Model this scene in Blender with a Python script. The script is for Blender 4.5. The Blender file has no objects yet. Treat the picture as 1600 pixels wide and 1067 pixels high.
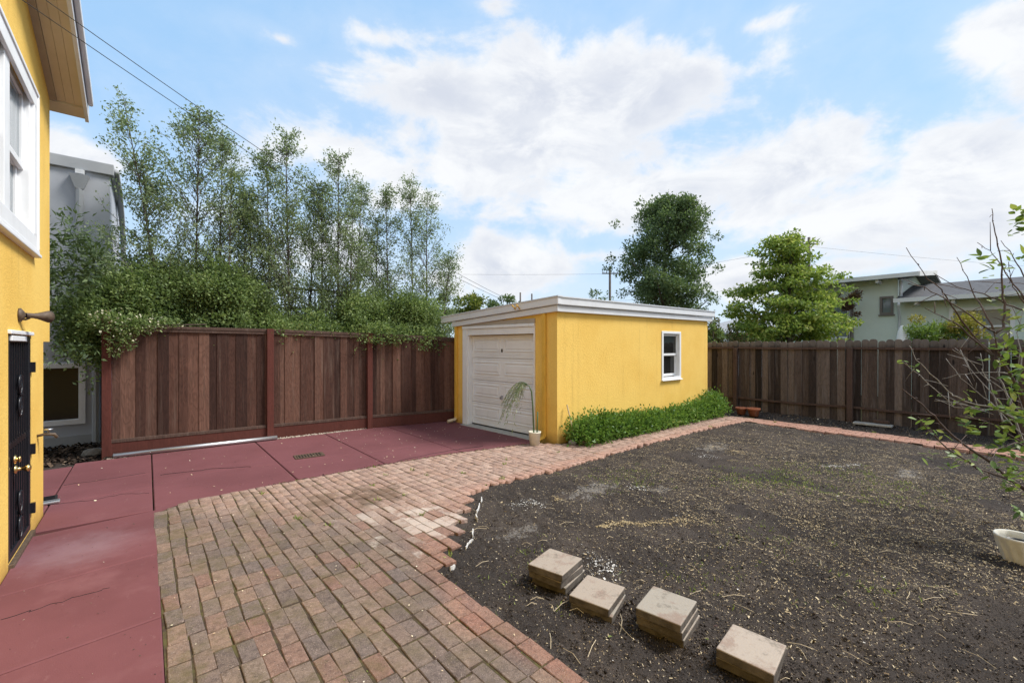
import bpy, math, random
import numpy as np
from mathutils import Vector, Matrix

random.seed(7); RNG = np.random.default_rng(11)
sc = bpy.context.scene
COL = sc.collection
R = math.radians
# ------------------------------------------------------------------ camera
YAW = R(40.1); EYE = 1.65; FOC = 677.0
FW = Vector((math.sin(YAW), math.cos(YAW), 0)); RT = Vector((math.cos(YAW), -math.sin(YAW), 0))
cam_d = bpy.data.cameras.new('camera'); cam = bpy.data.objects.new('camera', cam_d); COL.objects.link(cam)
cam.location = (0, 0, EYE); cam.rotation_euler = (R(90), 0, -YAW)
cam_d.sensor_width = 36; cam_d.lens = 36*FOC/1600; cam_d.shift_y = 6.5/1600
cam_d.clip_start = .05; cam_d.clip_end = 6000
sc.camera = cam
# ------------------------------------------------------------------ exposure
sc.view_settings.view_transform = 'Standard'; sc.view_settings.look = 'None'
sc.view_settings.gamma = 1; sc.view_settings.exposure = 1.04
sc.view_settings.use_curve_mapping = False
# ------------------------------------------------------------------ sun
SUN_EL = R(52); SUN_DIR = Vector((.80*math.cos(SUN_EL), -.60*math.cos(SUN_EL), math.sin(SUN_EL)))
sd = bpy.data.lights.new('sun', 'SUN'); sd.energy = 2.5; sd.angle = R(18); sd.color = (1, .95, .87)
so = bpy.data.objects.new('sun', sd); COL.objects.link(so)
so.rotation_euler = (-SUN_DIR).to_track_quat('-Z', 'Y').to_euler()
# ------------------------------------------------------------------ node helper
class NT:
    def __init__(s, tree): s.t = tree
    def n(s, typ, **kw):
        nd = s.t.nodes.new(typ)
        for k, v in kw.items():
            if k.startswith('_'): setattr(nd, k[1:], v)
        for k, v in kw.items():
            if k.startswith('_'): continue
            key = int(k[1:]) if k[0] == 'i' and k[1:].isdigit() else k.replace('__', ' ')
            inp = nd.inputs[key]
            if isinstance(v, bpy.types.NodeSocket): s.t.links.new(v, inp)
            else: inp.default_value = v
        return nd
    def m(s, op, a, b=0, c=0, clamp=False):
        nd = s.t.nodes.new('ShaderNodeMath'); nd.operation = op; nd.use_clamp = clamp
        for i, v in enumerate((a, b, c)):
            if isinstance(v, bpy.types.NodeSocket): s.t.links.new(v, nd.inputs[i])
            else: nd.inputs[i].default_value = v
        return nd.outputs[0]
    def mix(s, f, a, b, typ='MIX'):
        nd = s.t.nodes.new('ShaderNodeMix'); nd.data_type = 'RGBA'; nd.blend_type = typ; nd.clamp_factor = True
        for i, v in ((0, f), (6, a), (7, b)):
            if isinstance(v, bpy.types.NodeSocket): s.t.links.new(v, nd.inputs[i])
            else: nd.inputs[i].default_value = v if i == 0 else (*v, 1) if len(v) == 3 else v
        return nd.outputs[2]
    def sm(s, v, lo, hi):
        nd = s.t.nodes.new('ShaderNodeMapRange'); nd.interpolation_type = 'SMOOTHSTEP'
        s.t.links.new(v, nd.inputs[0]); nd.inputs[1].default_value = lo; nd.inputs[2].default_value = hi
        return nd.outputs[0]
    def noise(s, vec, scale, detail=4, rough=.55, dist=0):
        nd = s.n('ShaderNodeTexNoise', Scale=scale, Detail=detail, Roughness=rough, Distortion=dist)
        if vec is not None: s.t.links.new(vec, nd.inputs['Vector'])
        return nd.outputs[0]
    def ramp(s, v, stops):
        nd = s.t.nodes.new('ShaderNodeValToRGB'); e = nd.color_ramp.elements
        while len(e) < len(stops): e.new(.5)
        for i, (p, c) in enumerate(stops): e[i].position = p; e[i].color = (*c, 1)
        s.t.links.new(v, nd.inputs[0]); return nd.outputs[0]
    def vscale(s, vec, sx, sy, sz, loc=None):
        nd = s.n('ShaderNodeMapping', Vector=vec, Scale=(sx, sy, sz))
        if loc is not None: s.t.links.new(loc, nd.inputs['Location'])
        return nd.outputs[0]
# ------------------------------------------------------------------ sky
wd = bpy.data.worlds.new('World'); sc.world = wd; wd.use_nodes = True
wt = wd.node_tree; wt.nodes.clear(); W = NT(wt)
STR = .10
sky = W.n('ShaderNodeTexSky', _sky_type='NISHITA', _sun_disc=False, _sun_elevation=SUN_EL,
          _sun_rotation=math.atan2(SUN_DIR.x, SUN_DIR.y), _altitude=20, _air_density=1.0, _dust_density=.6, _ozone_density=1.3)
dirv = W.n('ShaderNodeTexCoord').outputs['Generated']
def pxdir(u, v): return (FW + RT*((u-800)/FOC) + Vector((0, 0, 1))*((540-v)/FOC)).normalized()
def dot(c): 
    nd = W.n('ShaderNodeVectorMath', _operation='DOT_PRODUCT', i0=dirv); nd.inputs[1].default_value = c; return nd.outputs['Value']
BL = [(690,150,190,62,1), (880,150,260,92,1), (820,235,360,85,1), (1010,160,170,70,1), (1030,300,330,60,.95), (1230,285,190,95,1),
      (1510,255,210,80,1), (1390,330,330,62,.95), (1560,350,180,60,.9), (778,415,98,58,1), (1150,440,85,50,.9), (1570,45,120,62,1), (1640,120,90,70,1),
      (440,62,95,34,.46), (600,60,150,46,.60), (770,8,70,34,.58), (575,250,95,62,.8), (120,245,85,36,1), (1030,60,80,40,.52), (1185,40,110,40,.5),
      (640,310,120,60,.75), (930,400,260,30,.45), (1330,415,300,35,.6), (360,330,190,60,.55), (520,400,170,70,.75), (1500,420,200,50,.62)]
acc = None
for (u, v, w, h, s) in BL:
    c = pxdir(u, v); t1 = Vector((c.y, -c.x, 0)).normalized(); t2 = t1.cross(c).normalized()
    wa = abs(pxdir(u+w, v).dot(t1)-pxdir(u-w, v).dot(t1))/2; ha = abs(pxdir(u, v+h).dot(t2)-pxdir(u, v-h).dot(t2))/2
    nd = W.n('ShaderNodeCombineXYZ', X=dot(t1/wa), Y=dot(t2/ha), Z=W.m('MULTIPLY', W.m('SUBTRACT', 1, dot(c)), 1.2))
    ln = W.n('ShaderNodeVectorMath', _operation='LENGTH', i0=nd.outputs[0]).outputs['Value']
    val = W.m('SUBTRACT', s, W.m('MULTIPLY', ln, .62))
    acc = val if acc is None else W.m('SMOOTH_MAX', acc, val, .12)
sep = W.n('ShaderNodeSeparateXYZ', Vector=dirv)
zc = W.m('MAXIMUM', sep.outputs['Z'], 0)
pl = W.n('ShaderNodeVectorMath', _operation='SCALE', i0=dirv); wt.links.new(W.m('DIVIDE', 1, W.m('ADD', zc, .22)), pl.inputs['Scale'])
wide = W.m('SUBTRACT', W.m('MULTIPLY', W.noise(pl.outputs[0], 1.1, 3, .5), 1.9), .48)
away = W.sm(W.m('MULTIPLY', dot(FW), -1), -.55, -.1)
wide = W.m('SUBTRACT', W.m('MULTIPLY', W.m('ADD', wide, 1), away), 1)
field = W.m('MAXIMUM', acc, wide)
nz = W.noise(W.vscale(dirv, 1, 1, 1.6), 5.5, 9, .6, .35)
nz2 = W.noise(W.vscale(dirv, 1, 1, 1.5), 13, 6, .6, .2)
edge = W.m('ADD', field, W.m('ADD', W.m('MULTIPLY', W.m('SUBTRACT', nz, .5), 1.35), W.m('MULTIPLY', W.m('SUBTRACT', nz2, .5), .6)))
mask = W.sm(edge, .24, .58)
thick = W.sm(edge, .30, 1.15)
shade = W.noise(W.vscale(dirv, 1, 1, 2.0), 5.5, 8, .62, .4)
ccol = W.mix(W.m('MULTIPLY', W.sm(shade, .36, .60), W.m('ADD', .25, W.m('MULTIPLY', thick, .75))), (4.85, 4.88, 4.92), (3.45, 3.62, 4.05))
hz = W.sm(zc, .42, .0)
skyc = W.mix(W.m('ADD', .82, W.m('MULTIPLY', hz, .05)), sky.outputs[0], (2.1, 3.45, 5.1))
skyc = W.mix(W.m('MULTIPLY', W.m('POWER', hz, 1.5), .72), skyc, (4.0, 4.5, 4.95))
veil = W.m('MULTIPLY', W.sm(edge, -.35, .45), .20)
skyc = W.mix(veil, skyc, (4.7, 4.85, 5.1))
out = W.mix(W.m('MULTIPLY', mask, .93), skyc, ccol)
bg = W.n('ShaderNodeBackground', Color=out, Strength=STR)
W.n('ShaderNodeOutputWorld', Surface=bg.outputs[0])

# ------------------------------------------------------------------ mesh helpers
class MB:
    def __init__(s): s.v = []; s.f = []
    def add(s, vs, fs):
        o = len(s.v); s.v += [tuple(p) for p in vs]; s.f += [tuple(o+i for i in f) for f in fs]; return s
    def hexa(s, b, t):  # 4 bottom, 4 top points (ccw from above)
        return s.add(list(b)+list(t), [(3,2,1,0),(4,5,6,7),(0,1,5,4),(1,2,6,5),(2,3,7,6),(3,0,4,7)])
    def box(s, x0, y0, z0, x1, y1, z1):
        return s.hexa([(x0,y0,z0),(x1,y0,z0),(x1,y1,z0),(x0,y1,z0)], [(x0,y0,z1),(x1,y0,z1),(x1,y1,z1),(x0,y1,z1)])
    def lbox(s, O, ux, uy, a0, b0, z0, a1, b1, z1):  # box in a local frame: O + a*ux + b*uy
        p = lambda a, b, z: (O[0]+a*ux[0]+b*uy[0], O[1]+a*ux[1]+b*uy[1], z)
        q = [(a0,b0),(a1,b0),(a1,b1),(a0,b1)]
        if ux[0]*uy[1]-ux[1]*uy[0] < 0: q = q[::-1]
        return s.hexa([p(a,b,z0) for a,b in q], [p(a,b,z1) for a,b in q])
    def prism(s, poly, z0, z1):
        n = len(poly); return s.add([(x,y,z0) for x,y in poly]+[(x,y,z1) for x,y in poly],
            [tuple(range(n))[::-1], tuple(range(n,2*n))]+[(i,(i+1)%n,n+(i+1)%n,n+i) for i in range(n)])
    def tube(s, pts, rad, n=6, caps=True):
        pts = [Vector(p) for p in pts]; m = len(pts); o = len(s.v)
        rad = rad if hasattr(rad, '__len__') else [rad]*m
        ref = Vector((0,0,1)) if abs((pts[-1]-pts[0]).normalized().z) < .9 else Vector((1,0,0))
        for i, p in enumerate(pts):
            d = (pts[min(i+1,m-1)]-pts[max(i-1,0)]).normalized(); a = d.cross(ref).normalized(); b = d.cross(a)
            for k in range(n):
                t = 2*math.pi*k/n; s.v.append(tuple(p+(a*math.cos(t)+b*math.sin(t))*rad[i]))
        for i in range(m-1):
            for k in range(n):
                k2 = (k+1) % n; s.f.append((o+i*n+k, o+i*n+k2, o+(i+1)*n+k2, o+(i+1)*n+k))
        if caps: s.f.append(tuple(o+k for k in range(n))[::-1]); s.f.append(tuple(o+(m-1)*n+k for k in range(n)))
        return s
    def lathe(s, prof, n=24, c=(0,0,0), wob=None):
        o = len(s.v)
        for (r, z) in prof:
            for k in range(n):
                t = 2*math.pi*k/n; rr = r*(1+(wob(t, z) if wob else 0)); s.v.append((c[0]+rr*math.cos(t), c[1]+rr*math.sin(t), c[2]+z))
        for i in range(len(prof)-1):
            for k in range(n):
                k2 = (k+1) % n; s.f.append((o+i*n+k, o+i*n+k2, o+(i+1)*n+k2, o+(i+1)*n+k))
        return s
    def mesh(s, name, mat, smooth=False):
        me = bpy.data.meshes.new(name); me.from_pydata(s.v, [], s.f); me.update()
        if mat: me.materials.append(mat)
        if smooth: me.polygons.foreach_set('use_smooth', [True]*len(me.polygons))
        return me
    def build(s, name, mat, parent=None, bevel=0, smooth=False, label=None, kind=None):
        return link(name, s.mesh(name, mat, smooth), parent, bevel, label, kind)
def link(name, me, parent=None, bevel=0, label=None, kind=None):
    o = bpy.data.objects.new(name, me); COL.objects.link(o)
    if parent: o.parent = parent
    if bevel:
        b = o.modifiers.new('bevel', 'BEVEL'); b.width = bevel; b.segments = 2; b.limit_method = 'ANGLE'
    if label: o['label'] = label
    if kind: o['kind'] = kind
    return o
def tag(o, label, cat, group=None):
    o['label'] = label; o['category'] = cat
    if group: o['group'] = group
    return o
def thing(name, label, cat, loc=(0,0,0), group=None, rz=0):
    o = bpy.data.objects.new(name, None); COL.objects.link(o); o.location = loc; o.rotation_euler = (0,0,rz); o.empty_display_size = .1
    return tag(o, label, cat, group)
def struct(o): o['kind'] = 'structure'; return o
def npmesh(name, V, F, mat, rnd=None, smooth=False):
    V = np.asarray(V, np.float32); F = np.asarray(F, np.int32); k = F.shape[1]
    me = bpy.data.meshes.new(name); me.vertices.add(len(V)); me.vertices.foreach_set('co', V.ravel())
    me.loops.add(F.size); me.loops.foreach_set('vertex_index', F.ravel()); me.polygons.add(len(F))
    me.polygons.foreach_set('loop_start', np.arange(0, F.size, k, dtype=np.int32)); me.polygons.foreach_set('loop_total', np.full(len(F), k, np.int32))
    if smooth: me.polygons.foreach_set('use_smooth', np.ones(len(F), bool))
    if rnd is not None:
        a = me.attributes.new('rnd', 'FLOAT', 'FACE'); a.data.foreach_set('value', np.asarray(rnd, np.float32))
    me.update(calc_edges=True)
    if mat: me.materials.append(mat)
    return me
_T = np.random.default_rng(3).random((256, 256))
def vnoise(x, y):
    xi = np.floor(x).astype(int); yi = np.floor(y).astype(int); fx = x-xi; fy = y-yi
    fx = fx*fx*(3-2*fx); fy = fy*fy*(3-2*fy); g = lambda a, b: _T[a & 255, b & 255]
    return (g(xi,yi)*(1-fx)+g(xi+1,yi)*fx)*(1-fy)+(g(xi,yi+1)*(1-fx)+g(xi+1,yi+1)*fx)*fy
def fbm(x, y, o=4):
    s = 0; a = .5
    for i in range(o): s = s+a*vnoise(x*2**i+17*i, y*2**i+9*i); a *= .5
    return s/(1-.5**o)
def inpoly(x, y, P):
    x = np.asarray(x, float); y = np.asarray(y, float); r = np.zeros(x.shape, bool); n = len(P)
    for i in range(n):
        (x0,y0),(x1,y1) = P[i], P[(i+1) % n]
        c = (y0 > y) != (y1 > y); r ^= c & (x < (x1-x0)*(y-y0)/((y1-y0) or 1e-9)+x0)
    return r
def unit(a): return a/np.maximum(np.linalg.norm(a, axis=1, keepdims=True), 1e-9)
def leaves(name, P, D, L, Wd, mat, parent=None, fold=.25, kind='stuff', label=None):
    """many small leaf blades as one mesh: base, two sides, tip; folded along the midrib"""
    n = len(P); P = np.asarray(P, float); D = unit(np.asarray(D, float)); L = np.broadcast_to(L, n)[:,None]; Wd = np.broadcast_to(Wd, n)[:,None]
    S = unit(np.cross(D, RNG.normal(size=(n,3))+np.array([0,0,.8]))); N = np.cross(S, D)
    mid = P+D*L*.45
    V = np.stack([P, mid+S*Wd/2+N*Wd*fold*.5, P+D*L-N*L*.08, mid-S*Wd/2+N*Wd*fold*.5], 1).reshape(-1,3)
    b = np.arange(n)[:,None]*4
    F = np.concatenate([b+[0,1,2], b+[0,2,3]], 0)
    r = RNG.random(n); me = npmesh(name, V, F, mat, np.concatenate([r, r]))
    return link(name, me, parent, kind=kind, label=label)
# ------------------------------------------------------------------ materials
def mat(name):
    m = bpy.data.materials.new(name); m.use_nodes = True; t = m.node_tree; t.nodes.clear(); return m, NT(t)
def finish(T, col, rough=.8, bump=None, bs=.3, bd=.01, metal=0, spec=.4, coat=0):
    b = T.n('ShaderNodeBsdfPrincipled', Roughness=rough, Metallic=metal)
    b.inputs['Specular IOR Level'].default_value = spec; b.inputs['Coat Weight'].default_value = coat
    if isinstance(col, bpy.types.NodeSocket): T.t.links.new(col, b.inputs['Base Color'])
    else: b.inputs['Base Color'].default_value = (*col, 1)
    if bump is not None:
        bp = T.n('ShaderNodeBump', Strength=bs, Distance=bd, Height=bump); T.t.links.new(bp.outputs[0], b.inputs['Normal'])
    T.n('ShaderNodeOutputMaterial', Surface=b.outputs[0]); return b
def pos(T): return T.n('ShaderNodeNewGeometry').outputs['Position']
def objrnd(T): return T.n('ShaderNodeObjectInfo').outputs['Random']
def arnd(T): return T.n('ShaderNodeAttribute', _attribute_name='rnd').outputs['Fac']
def paint(name, c, rough=.6, var=.12, scale=6, bump=60, bs=.15, bd=.004, dirt=None, spec=.35):
    m, T = mat(name); p = pos(T)
    n1 = T.noise(p, scale, 5, .6); col = T.mix(T.m('MULTIPLY', T.sm(n1, .35, .7), 1), c, tuple(x*(1-var) for x in c))
    if dirt:
        n2 = T.noise(T.vscale(p, 1, 1, .25), 9, 6, .7); col = T.mix(T.m('MULTIPLY', T.sm(n2, .55, .75), dirt[1]), col, dirt[0])
    finish(T, col, rough, T.noise(p, bump, 4, .6), bs, bd, spec=spec); return m
M = {}
M['white'] = paint('white_paint', (.82,.84,.87), .45, .05, 4, 40, .06, .003, ((.55,.53,.48), .3))
M['trim'] = paint('roof_trim_paint', (.72,.75,.80), .5, .06, 3, 40, .05, .003, ((.5,.5,.48), .3))
M['black'] = paint('black_iron', (.012,.013,.018), .35, .2, 20, 80, .1, .002, spec=.5)
M['brass'] = mat('brass')[0]; finish(NT(M['brass'].node_tree), (.72,.52,.22), .28, metal=1)
M['steel'] = mat('galvanised_steel')[0]; finish(NT(M['steel'].node_tree), (.55,.57,.60), .38, metal=.9)
M['bronze'] = paint('weathered_bronze', (.12,.085,.06), .55, .45, 30, 60, .2, .002)
M['terracotta'] = paint('terracotta', (.42,.15,.08), .85, .25, 25, 80, .2, .003, ((.5,.4,.34), .5))
M['concrete'] = paint('pale_concrete', (.42,.41,.38), .9, .25, 14, 90, .4, .004)
M['greywall'] = paint('grey_stucco', (.44,.465,.52), .85, .10, 2.5, 70, .3, .004)
M['greytrim'] = paint('grey_trim', (.38,.40,.43), .7, .08, 4, 40, .1, .003)
M['mint'] = paint('pale_green_stucco', (.70,.80,.74), .85, .06, 1.6, 25, .25, .01)
M['minttrim'] = paint('mint_trim', (.68,.69,.68), .7, .1, 2, 20, .1, .004)
M['taupe'] = paint('taupe_trim', (.22,.20,.19), .7, .1, 4, 20, .1, .004)
M['shingle'] = paint('dark_shingle', (.085,.088,.10), .9, .4, 7, 14, .6, .01)
M['soffit'] = paint('tan_soffit', (.64,.57,.45), .75, .12, 2, 30, .08, .003)
M['frieze'] = paint('frieze_trim', (.42,.37,.31), .7, .1, 4, 30, .05, .003)
M['gutter'] = paint('gutter_blue_white', (.66,.70,.76), .4, .08, 4, 30, .05, .003)
M['pole'] = paint('weathered_pole', (.13,.11,.10), .9, .3, 3, 20, .3, .01)
M['wire'] = paint('wire_black', (.02,.02,.022), .6, .1)
M['pot_cream'] = paint('cream_plastic', (.72,.69,.58), .5, .12, 20, 50, .1, .002, ((.45,.40,.28), .5))
M['pot_white'] = paint('glazed_white_pot', (.66,.65,.60), .4, .14, 14, 60, .12, .003, ((.35,.33,.27), .5))
M['roofgrey'] = paint('roof_gravel', (.33,.34,.36), .9, .15)
M['bark'] = paint('grey_bark', (.11,.09,.075), .9, .4, 25, 60, .6, .006)
M['twig'] = paint('reddish_twig', (.12,.085,.075), .8, .4, 30, 60, .4, .003)
M['twig_pale'] = paint('lichen_twig', (.30,.28,.26), .9, .35, 30, 60, .4, .003)
M['stick'] = paint('pale_stick', (.62,.52,.36), .8, .2, 20, 40, .2, .003)
M['stone'] = paint('grey_stone', (.26,.25,.23), .9, .4, 20, 40, .5, .006)
M['dark'] = paint('dark_inside', (.012,.012,.013), .9, .1)
M['plaster'] = paint('pale_plastic_edging', (.62,.61,.60), .6, .2, 30)
def glass(name, c, rough=.04):
    m, T = mat(name); finish(T, c, rough, spec=.6); return m
M['glass'] = glass('dark_window_glass', (.012,.013,.014)); M['glass2'] = glass('pale_window_glass', (.20,.24,.27), .05)
M['glass3'] = glass('dark_yellowish_glass', (.030,.028,.022), .08)  # glass with a dark yellowish tone of its own
def stucco(name, c1, c2, fine):
    m, T = mat(name); p = pos(T)
    col = T.mix(T.sm(T.noise(p, 1.1, 5, .6), .35, .7), c1, c2)
    col = T.mix(T.m('MULTIPLY', T.sm(T.noise(p, 55, 3, .6), .42, .66), .22), col, tuple(x*.62 for x in c1))
    st = T.noise(T.vscale(p, 6, 6, .5), 1.0, 5, .65); col = T.mix(T.m('MULTIPLY', T.sm(st, .54, .78), .26), col, (.30,.17,.05))
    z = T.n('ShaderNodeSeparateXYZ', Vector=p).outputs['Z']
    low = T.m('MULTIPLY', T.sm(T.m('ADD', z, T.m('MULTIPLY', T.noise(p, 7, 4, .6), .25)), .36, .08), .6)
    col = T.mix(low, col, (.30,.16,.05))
    h = T.m('ADD', T.noise(p, 60, 4, .6), T.m('MULTIPLY', T.noise(p, fine, 2, .5), .5))
    h = T.m('ADD', h, T.m('MULTIPLY', T.noise(p, 24, 4, .6), .9)); finish(T, col, .85, h, .5, .008, spec=.2); return m
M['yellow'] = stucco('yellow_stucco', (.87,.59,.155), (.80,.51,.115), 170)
M['yellowtrim'] = paint('yellow_trim', (.76,.46,.075), .55, .12, 5, 40, .08, .003, ((.35,.17,.04), .35))
def leafmat(name, stops, trans=.35, rough=.5):
    m, T = mat(name); r = arnd(T); n1 = T.noise(pos(T), 1.7, 3, .5)
    k = T.m('ADD', T.m('MULTIPLY', r, .7), T.m('MULTIPLY', T.sm(n1, .3, .7), .3))
    col = T.ramp(k, stops)
    b = T.n('ShaderNodeBsdfPrincipled', Base__Color=col, Roughness=rough); b.inputs['Specular IOR Level'].default_value = .3
    tr = T.n('ShaderNodeBsdfTranslucent', Color=T.mix(.5, col, (.16,.24,.03)))
    mx = T.n('ShaderNodeMixShader', Fac=trans, i1=b.outputs[0], i2=tr.outputs[0])
    T.n('ShaderNodeOutputMaterial', Surface=mx.outputs[0]); return m
M['pitto'] = leafmat('pittosporum_leaf', [(0,(.10,.145,.085)), (.45,(.22,.29,.15)), (.8,(.34,.41,.23)), (1,(.46,.52,.32))], .45)
M['bushleaf'] = leafmat('dense_bush_leaf', [(0,(.06,.10,.042)), (.4,(.155,.23,.085)), (.75,(.27,.36,.13)), (1,(.42,.50,.21))], .45)
M['oakleaf'] = leafmat('oak_leaf', [(0,(.045,.080,.044)), (.5,(.115,.178,.085)), (.85,(.21,.29,.13)), (1,(.32,.38,.17))], .38)
M['mapleleaf'] = leafmat('maple_leaf', [(0,(.09,.16,.035)), (.45,(.24,.35,.065)), (.8,(.43,.50,.11)), (1,(.60,.56,.19))], .5)
M['shrubleaf'] = leafmat('dark_shrub_leaf', [(0,(.04,.066,.034)), (.5,(.090,.135,.065)), (.85,(.18,.24,.11)), (1,(.28,.32,.16))], .36)
M['hedgeleaf'] = leafmat('periwinkle_leaf', [(0,(.035,.085,.018)), (.4,(.10,.22,.038)), (.8,(.20,.35,.07)), (1,(.42,.50,.18))], .4, .38)
M['yellowleaf'] = leafmat('golden_leaf', [(0,(.16,.16,.03)), (.5,(.36,.30,.05)), (1,(.55,.42,.08))], .4)
M['redleaf'] = leafmat('bronze_red_leaf', [(0,(.065,.030,.026)), (.6,(.13,.05,.04)), (1,(.25,.10,.07))], .3)
M['mixleaf'] = leafmat('mixed_shrub_leaf', [(0,(.05,.07,.03)), (.5,(.12,.15,.05)), (.8,(.2,.13,.07)), (1,(.36,.18,.13))], .35)
M['yglow'] = leafmat('yellow_green_leaf', [(0,(.06,.09,.022)), (.5,(.13,.18,.04)), (1,(.34,.33,.07))], .4)
M['plumleaf'] = leafmat('plum_leaf', [(0,(.06,.12,.025)), (.5,(.13,.22,.045)), (1,(.26,.34,.08))], .45, .42)
M['weed'] = leafmat('weed_green', [(0,(.12,.17,.035)), (.5,(.25,.33,.07)), (1,(.42,.44,.14))], .35)
M['petal'] = leafmat('cream_flower', [(0,(.62,.58,.40)), (1,(.80,.77,.62))], .3)
M['frond'] = leafmat('papyrus_frond', [(0,(.20,.27,.14)), (.6,(.32,.38,.22)), (1,(.45,.46,.30))], .35)
def single_leaf(name, stops):
    m, T = mat(name); col = T.ramp(objrnd(T), stops)
    b = T.n('ShaderNodeBsdfPrincipled', Base__Color=col, Roughness=.42); b.inputs['Specular IOR Level'].default_value = .35
    tr = T.n('ShaderNodeBsdfTranslucent', Color=T.mix(.5, col, (.20,.28,.04)))
    T.n('ShaderNodeOutputMaterial', Surface=T.n('ShaderNodeMixShader', Fac=.4, i1=b.outputs[0], i2=tr.outputs[0]).outputs[0]); return m
M['plum'] = single_leaf('plum_leaf_single', [(0,(.07,.13,.035)), (.45,(.16,.26,.05)), (.8,(.29,.39,.07)), (1,(.45,.48,.11))])
M['stemgreen'] = paint('green_stem', (.10,.16,.07), .6, .3, 20)
def wood(name, stops, grain=.5, rough=.85, knots=0, pale=None, top=False):
    m, T = mat(name); tc = T.n('ShaderNodeTexCoord').outputs['Object']; r = objrnd(T)
    off = T.n('ShaderNodeCombineXYZ', X=T.m('MULTIPLY', r, 37), Y=T.m('MULTIPLY', r, 91), Z=T.m('MULTIPLY', r, 53)).outputs[0]
    v = T.vscale(tc, 1, 1, .10, off)
    warp = T.noise(T.vscale(tc, 1, 1, .45, off), 4.5, 2, .5)
    rings = T.n('ShaderNodeTexWave', _wave_type='BANDS', _bands_direction='DIAGONAL', Vector=v, Scale=9, Distortion=7.5, Detail=3).outputs['Fac']
    rings = T.m('SINE', T.m('ADD', T.m('MULTIPLY', warp, 60), T.m('MULTIPLY', rings, 3)))
    fine = T.noise(T.vscale(tc, 1, 1, .02, off), 130, 4, .7)
    col = T.ramp(r, stops)
    f = T.m('MULTIPLY', T.sm(rings, -.2, 1), grain*.55)
    col = T.mix(f, col, T.mix(1, col, (.52,.48,.46), 'MULTIPLY'))
    col = T.mix(T.m('MULTIPLY', T.sm(fine, .48, .75), grain), col, T.mix(1, col, (2.3,2.15,2.1), 'MULTIPLY'))
    bl = T.noise(T.vscale(tc, 2, 2, .5, off), 2.4, 5, .6)
    col = T.mix(T.m('MULTIPLY', T.sm(bl, .5, .78), .55), col, T.mix(1, col, (.45,.42,.42), 'MULTIPLY'))
    if pale:
        col = T.mix(T.m('MULTIPLY', T.sm(T.noise(T.vscale(tc, 7, 7, .35, off), 2.2, 5, .65), .52, .74), pale[1]), col, pale[0])
    if top:
        z = T.n('ShaderNodeSeparateXYZ', Vector=pos(T)).outputs['Z']
        col = T.mix(T.m('MULTIPLY', T.sm(T.m('ADD', z, T.m('MULTIPLY', T.noise(tc, 9, 4, .6), .2)), 1.66, 1.82), .6), col, (.19,.17,.155))
    if knots:
        vo = T.n('ShaderNodeTexVoronoi', Vector=T.vscale(tc, 5, 5, 1.6, off), Scale=1.0).outputs['Distance']
        col = T.mix(T.m('MULTIPLY', T.sm(vo, .12, .05), knots), col, (.008,.006,.006))
    finish(T, col, rough, T.m('ADD', fine, T.m('MULTIPLY', rings, .15)), .45, .004, spec=.25); return m
M['plank'] = wood('stained_redwood', [(0,(.042,.021,.017)), (.25,(.078,.039,.030)), (.5,(.128,.066,.049)), (.7,(.165,.092,.070)), (.85,(.058,.029,.023)), (1,(.100,.050,.038))], .7, pale=((.20,.145,.12), .45))
M['redpost'] = wood('red_stained_post', [(0,(.105,.034,.027)), (1,(.085,.030,.025))], .4)
M['kick'] = wood('red_kickboard', [(0,(.110,.035,.027)), (1,(.085,.030,.025))], .3)
M['darkrail'] = wood('weathered_rail', [(0,(.085,.055,.046)), (1,(.105,.068,.056))], .5, pale=((.19,.15,.13), .4))
M['picket'] = wood('weathered_picket', [(0,(.018,.013,.011)), (.2,(.040,.029,.025)), (.4,(.090,.067,.055)), (.55,(.135,.106,.090)), (.7,(.030,.022,.019)), (.85,(.070,.052,.044)), (1,(.165,.134,.115))], .7, knots=.9, pale=((.20,.18,.175), .45), top=True)
M['brownpost'] = wood('brown_post', [(0,(.090,.055,.042)), (1,(.078,.050,.040))], .5)
# red painted concrete
m, T = mat('red_painted_concrete'); p = pos(T)
c = T.mix(T.sm(T.noise(p, .9, 4, .6), .35, .7), (.158,.055,.063), (.128,.043,.049))
spx = T.n('ShaderNodeSeparateXYZ', Vector=p)
pale = T.sm(T.noise(p, 1.6, 5, .65), .50, .74)
wear = T.m('MULTIPLY', pale, T.sm(spx.outputs['Y'], 6.4, 5.2))
c = T.mix(T.m('MULTIPLY', wear, .28), c, (.29,.14,.15))
vd = T.n('ShaderNodeVectorMath', _operation='DISTANCE', i0=p); vd.inputs[1].default_value = (-.42,4.95,0)
c = T.mix(T.m('MULTIPLY', T.sm(T.m('ADD', vd.outputs['Value'], T.m('MULTIPLY', T.noise(p, 6, 6, .75), .6)), .85, .25), .42), c, (.30,.21,.24))
c = T.mix(T.m('MULTIPLY', T.sm(T.noise(p, 260, 2, .5), .62, .75), .35), c, (.30,.13,.13))
c = T.mix(T.m('MULTIPLY', T.sm(T.noise(p, 3.0, 6, .7), .58, .78), .35), c, (.10,.032,.035))
c = T.mix(T.m('MULTIPLY', T.sm(T.noise(T.vscale(p, 1, .35, 1), 14, 6, .75), .60, .72), .30), c, (.30,.17,.17)); c = T.mix(T.m('MULTIPLY', T.sm(T.noise(p, 38, 4, .75), .66, .74), .5), c, (.34,.25,.23))
M['redslab'] = m; finish(T, c, .80, T.m('ADD', T.noise(p, 160, 3, .6), T.m('MULTIPLY', T.noise(p, 9, 4, .6), .8)), .25, .004, spec=.35)
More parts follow.
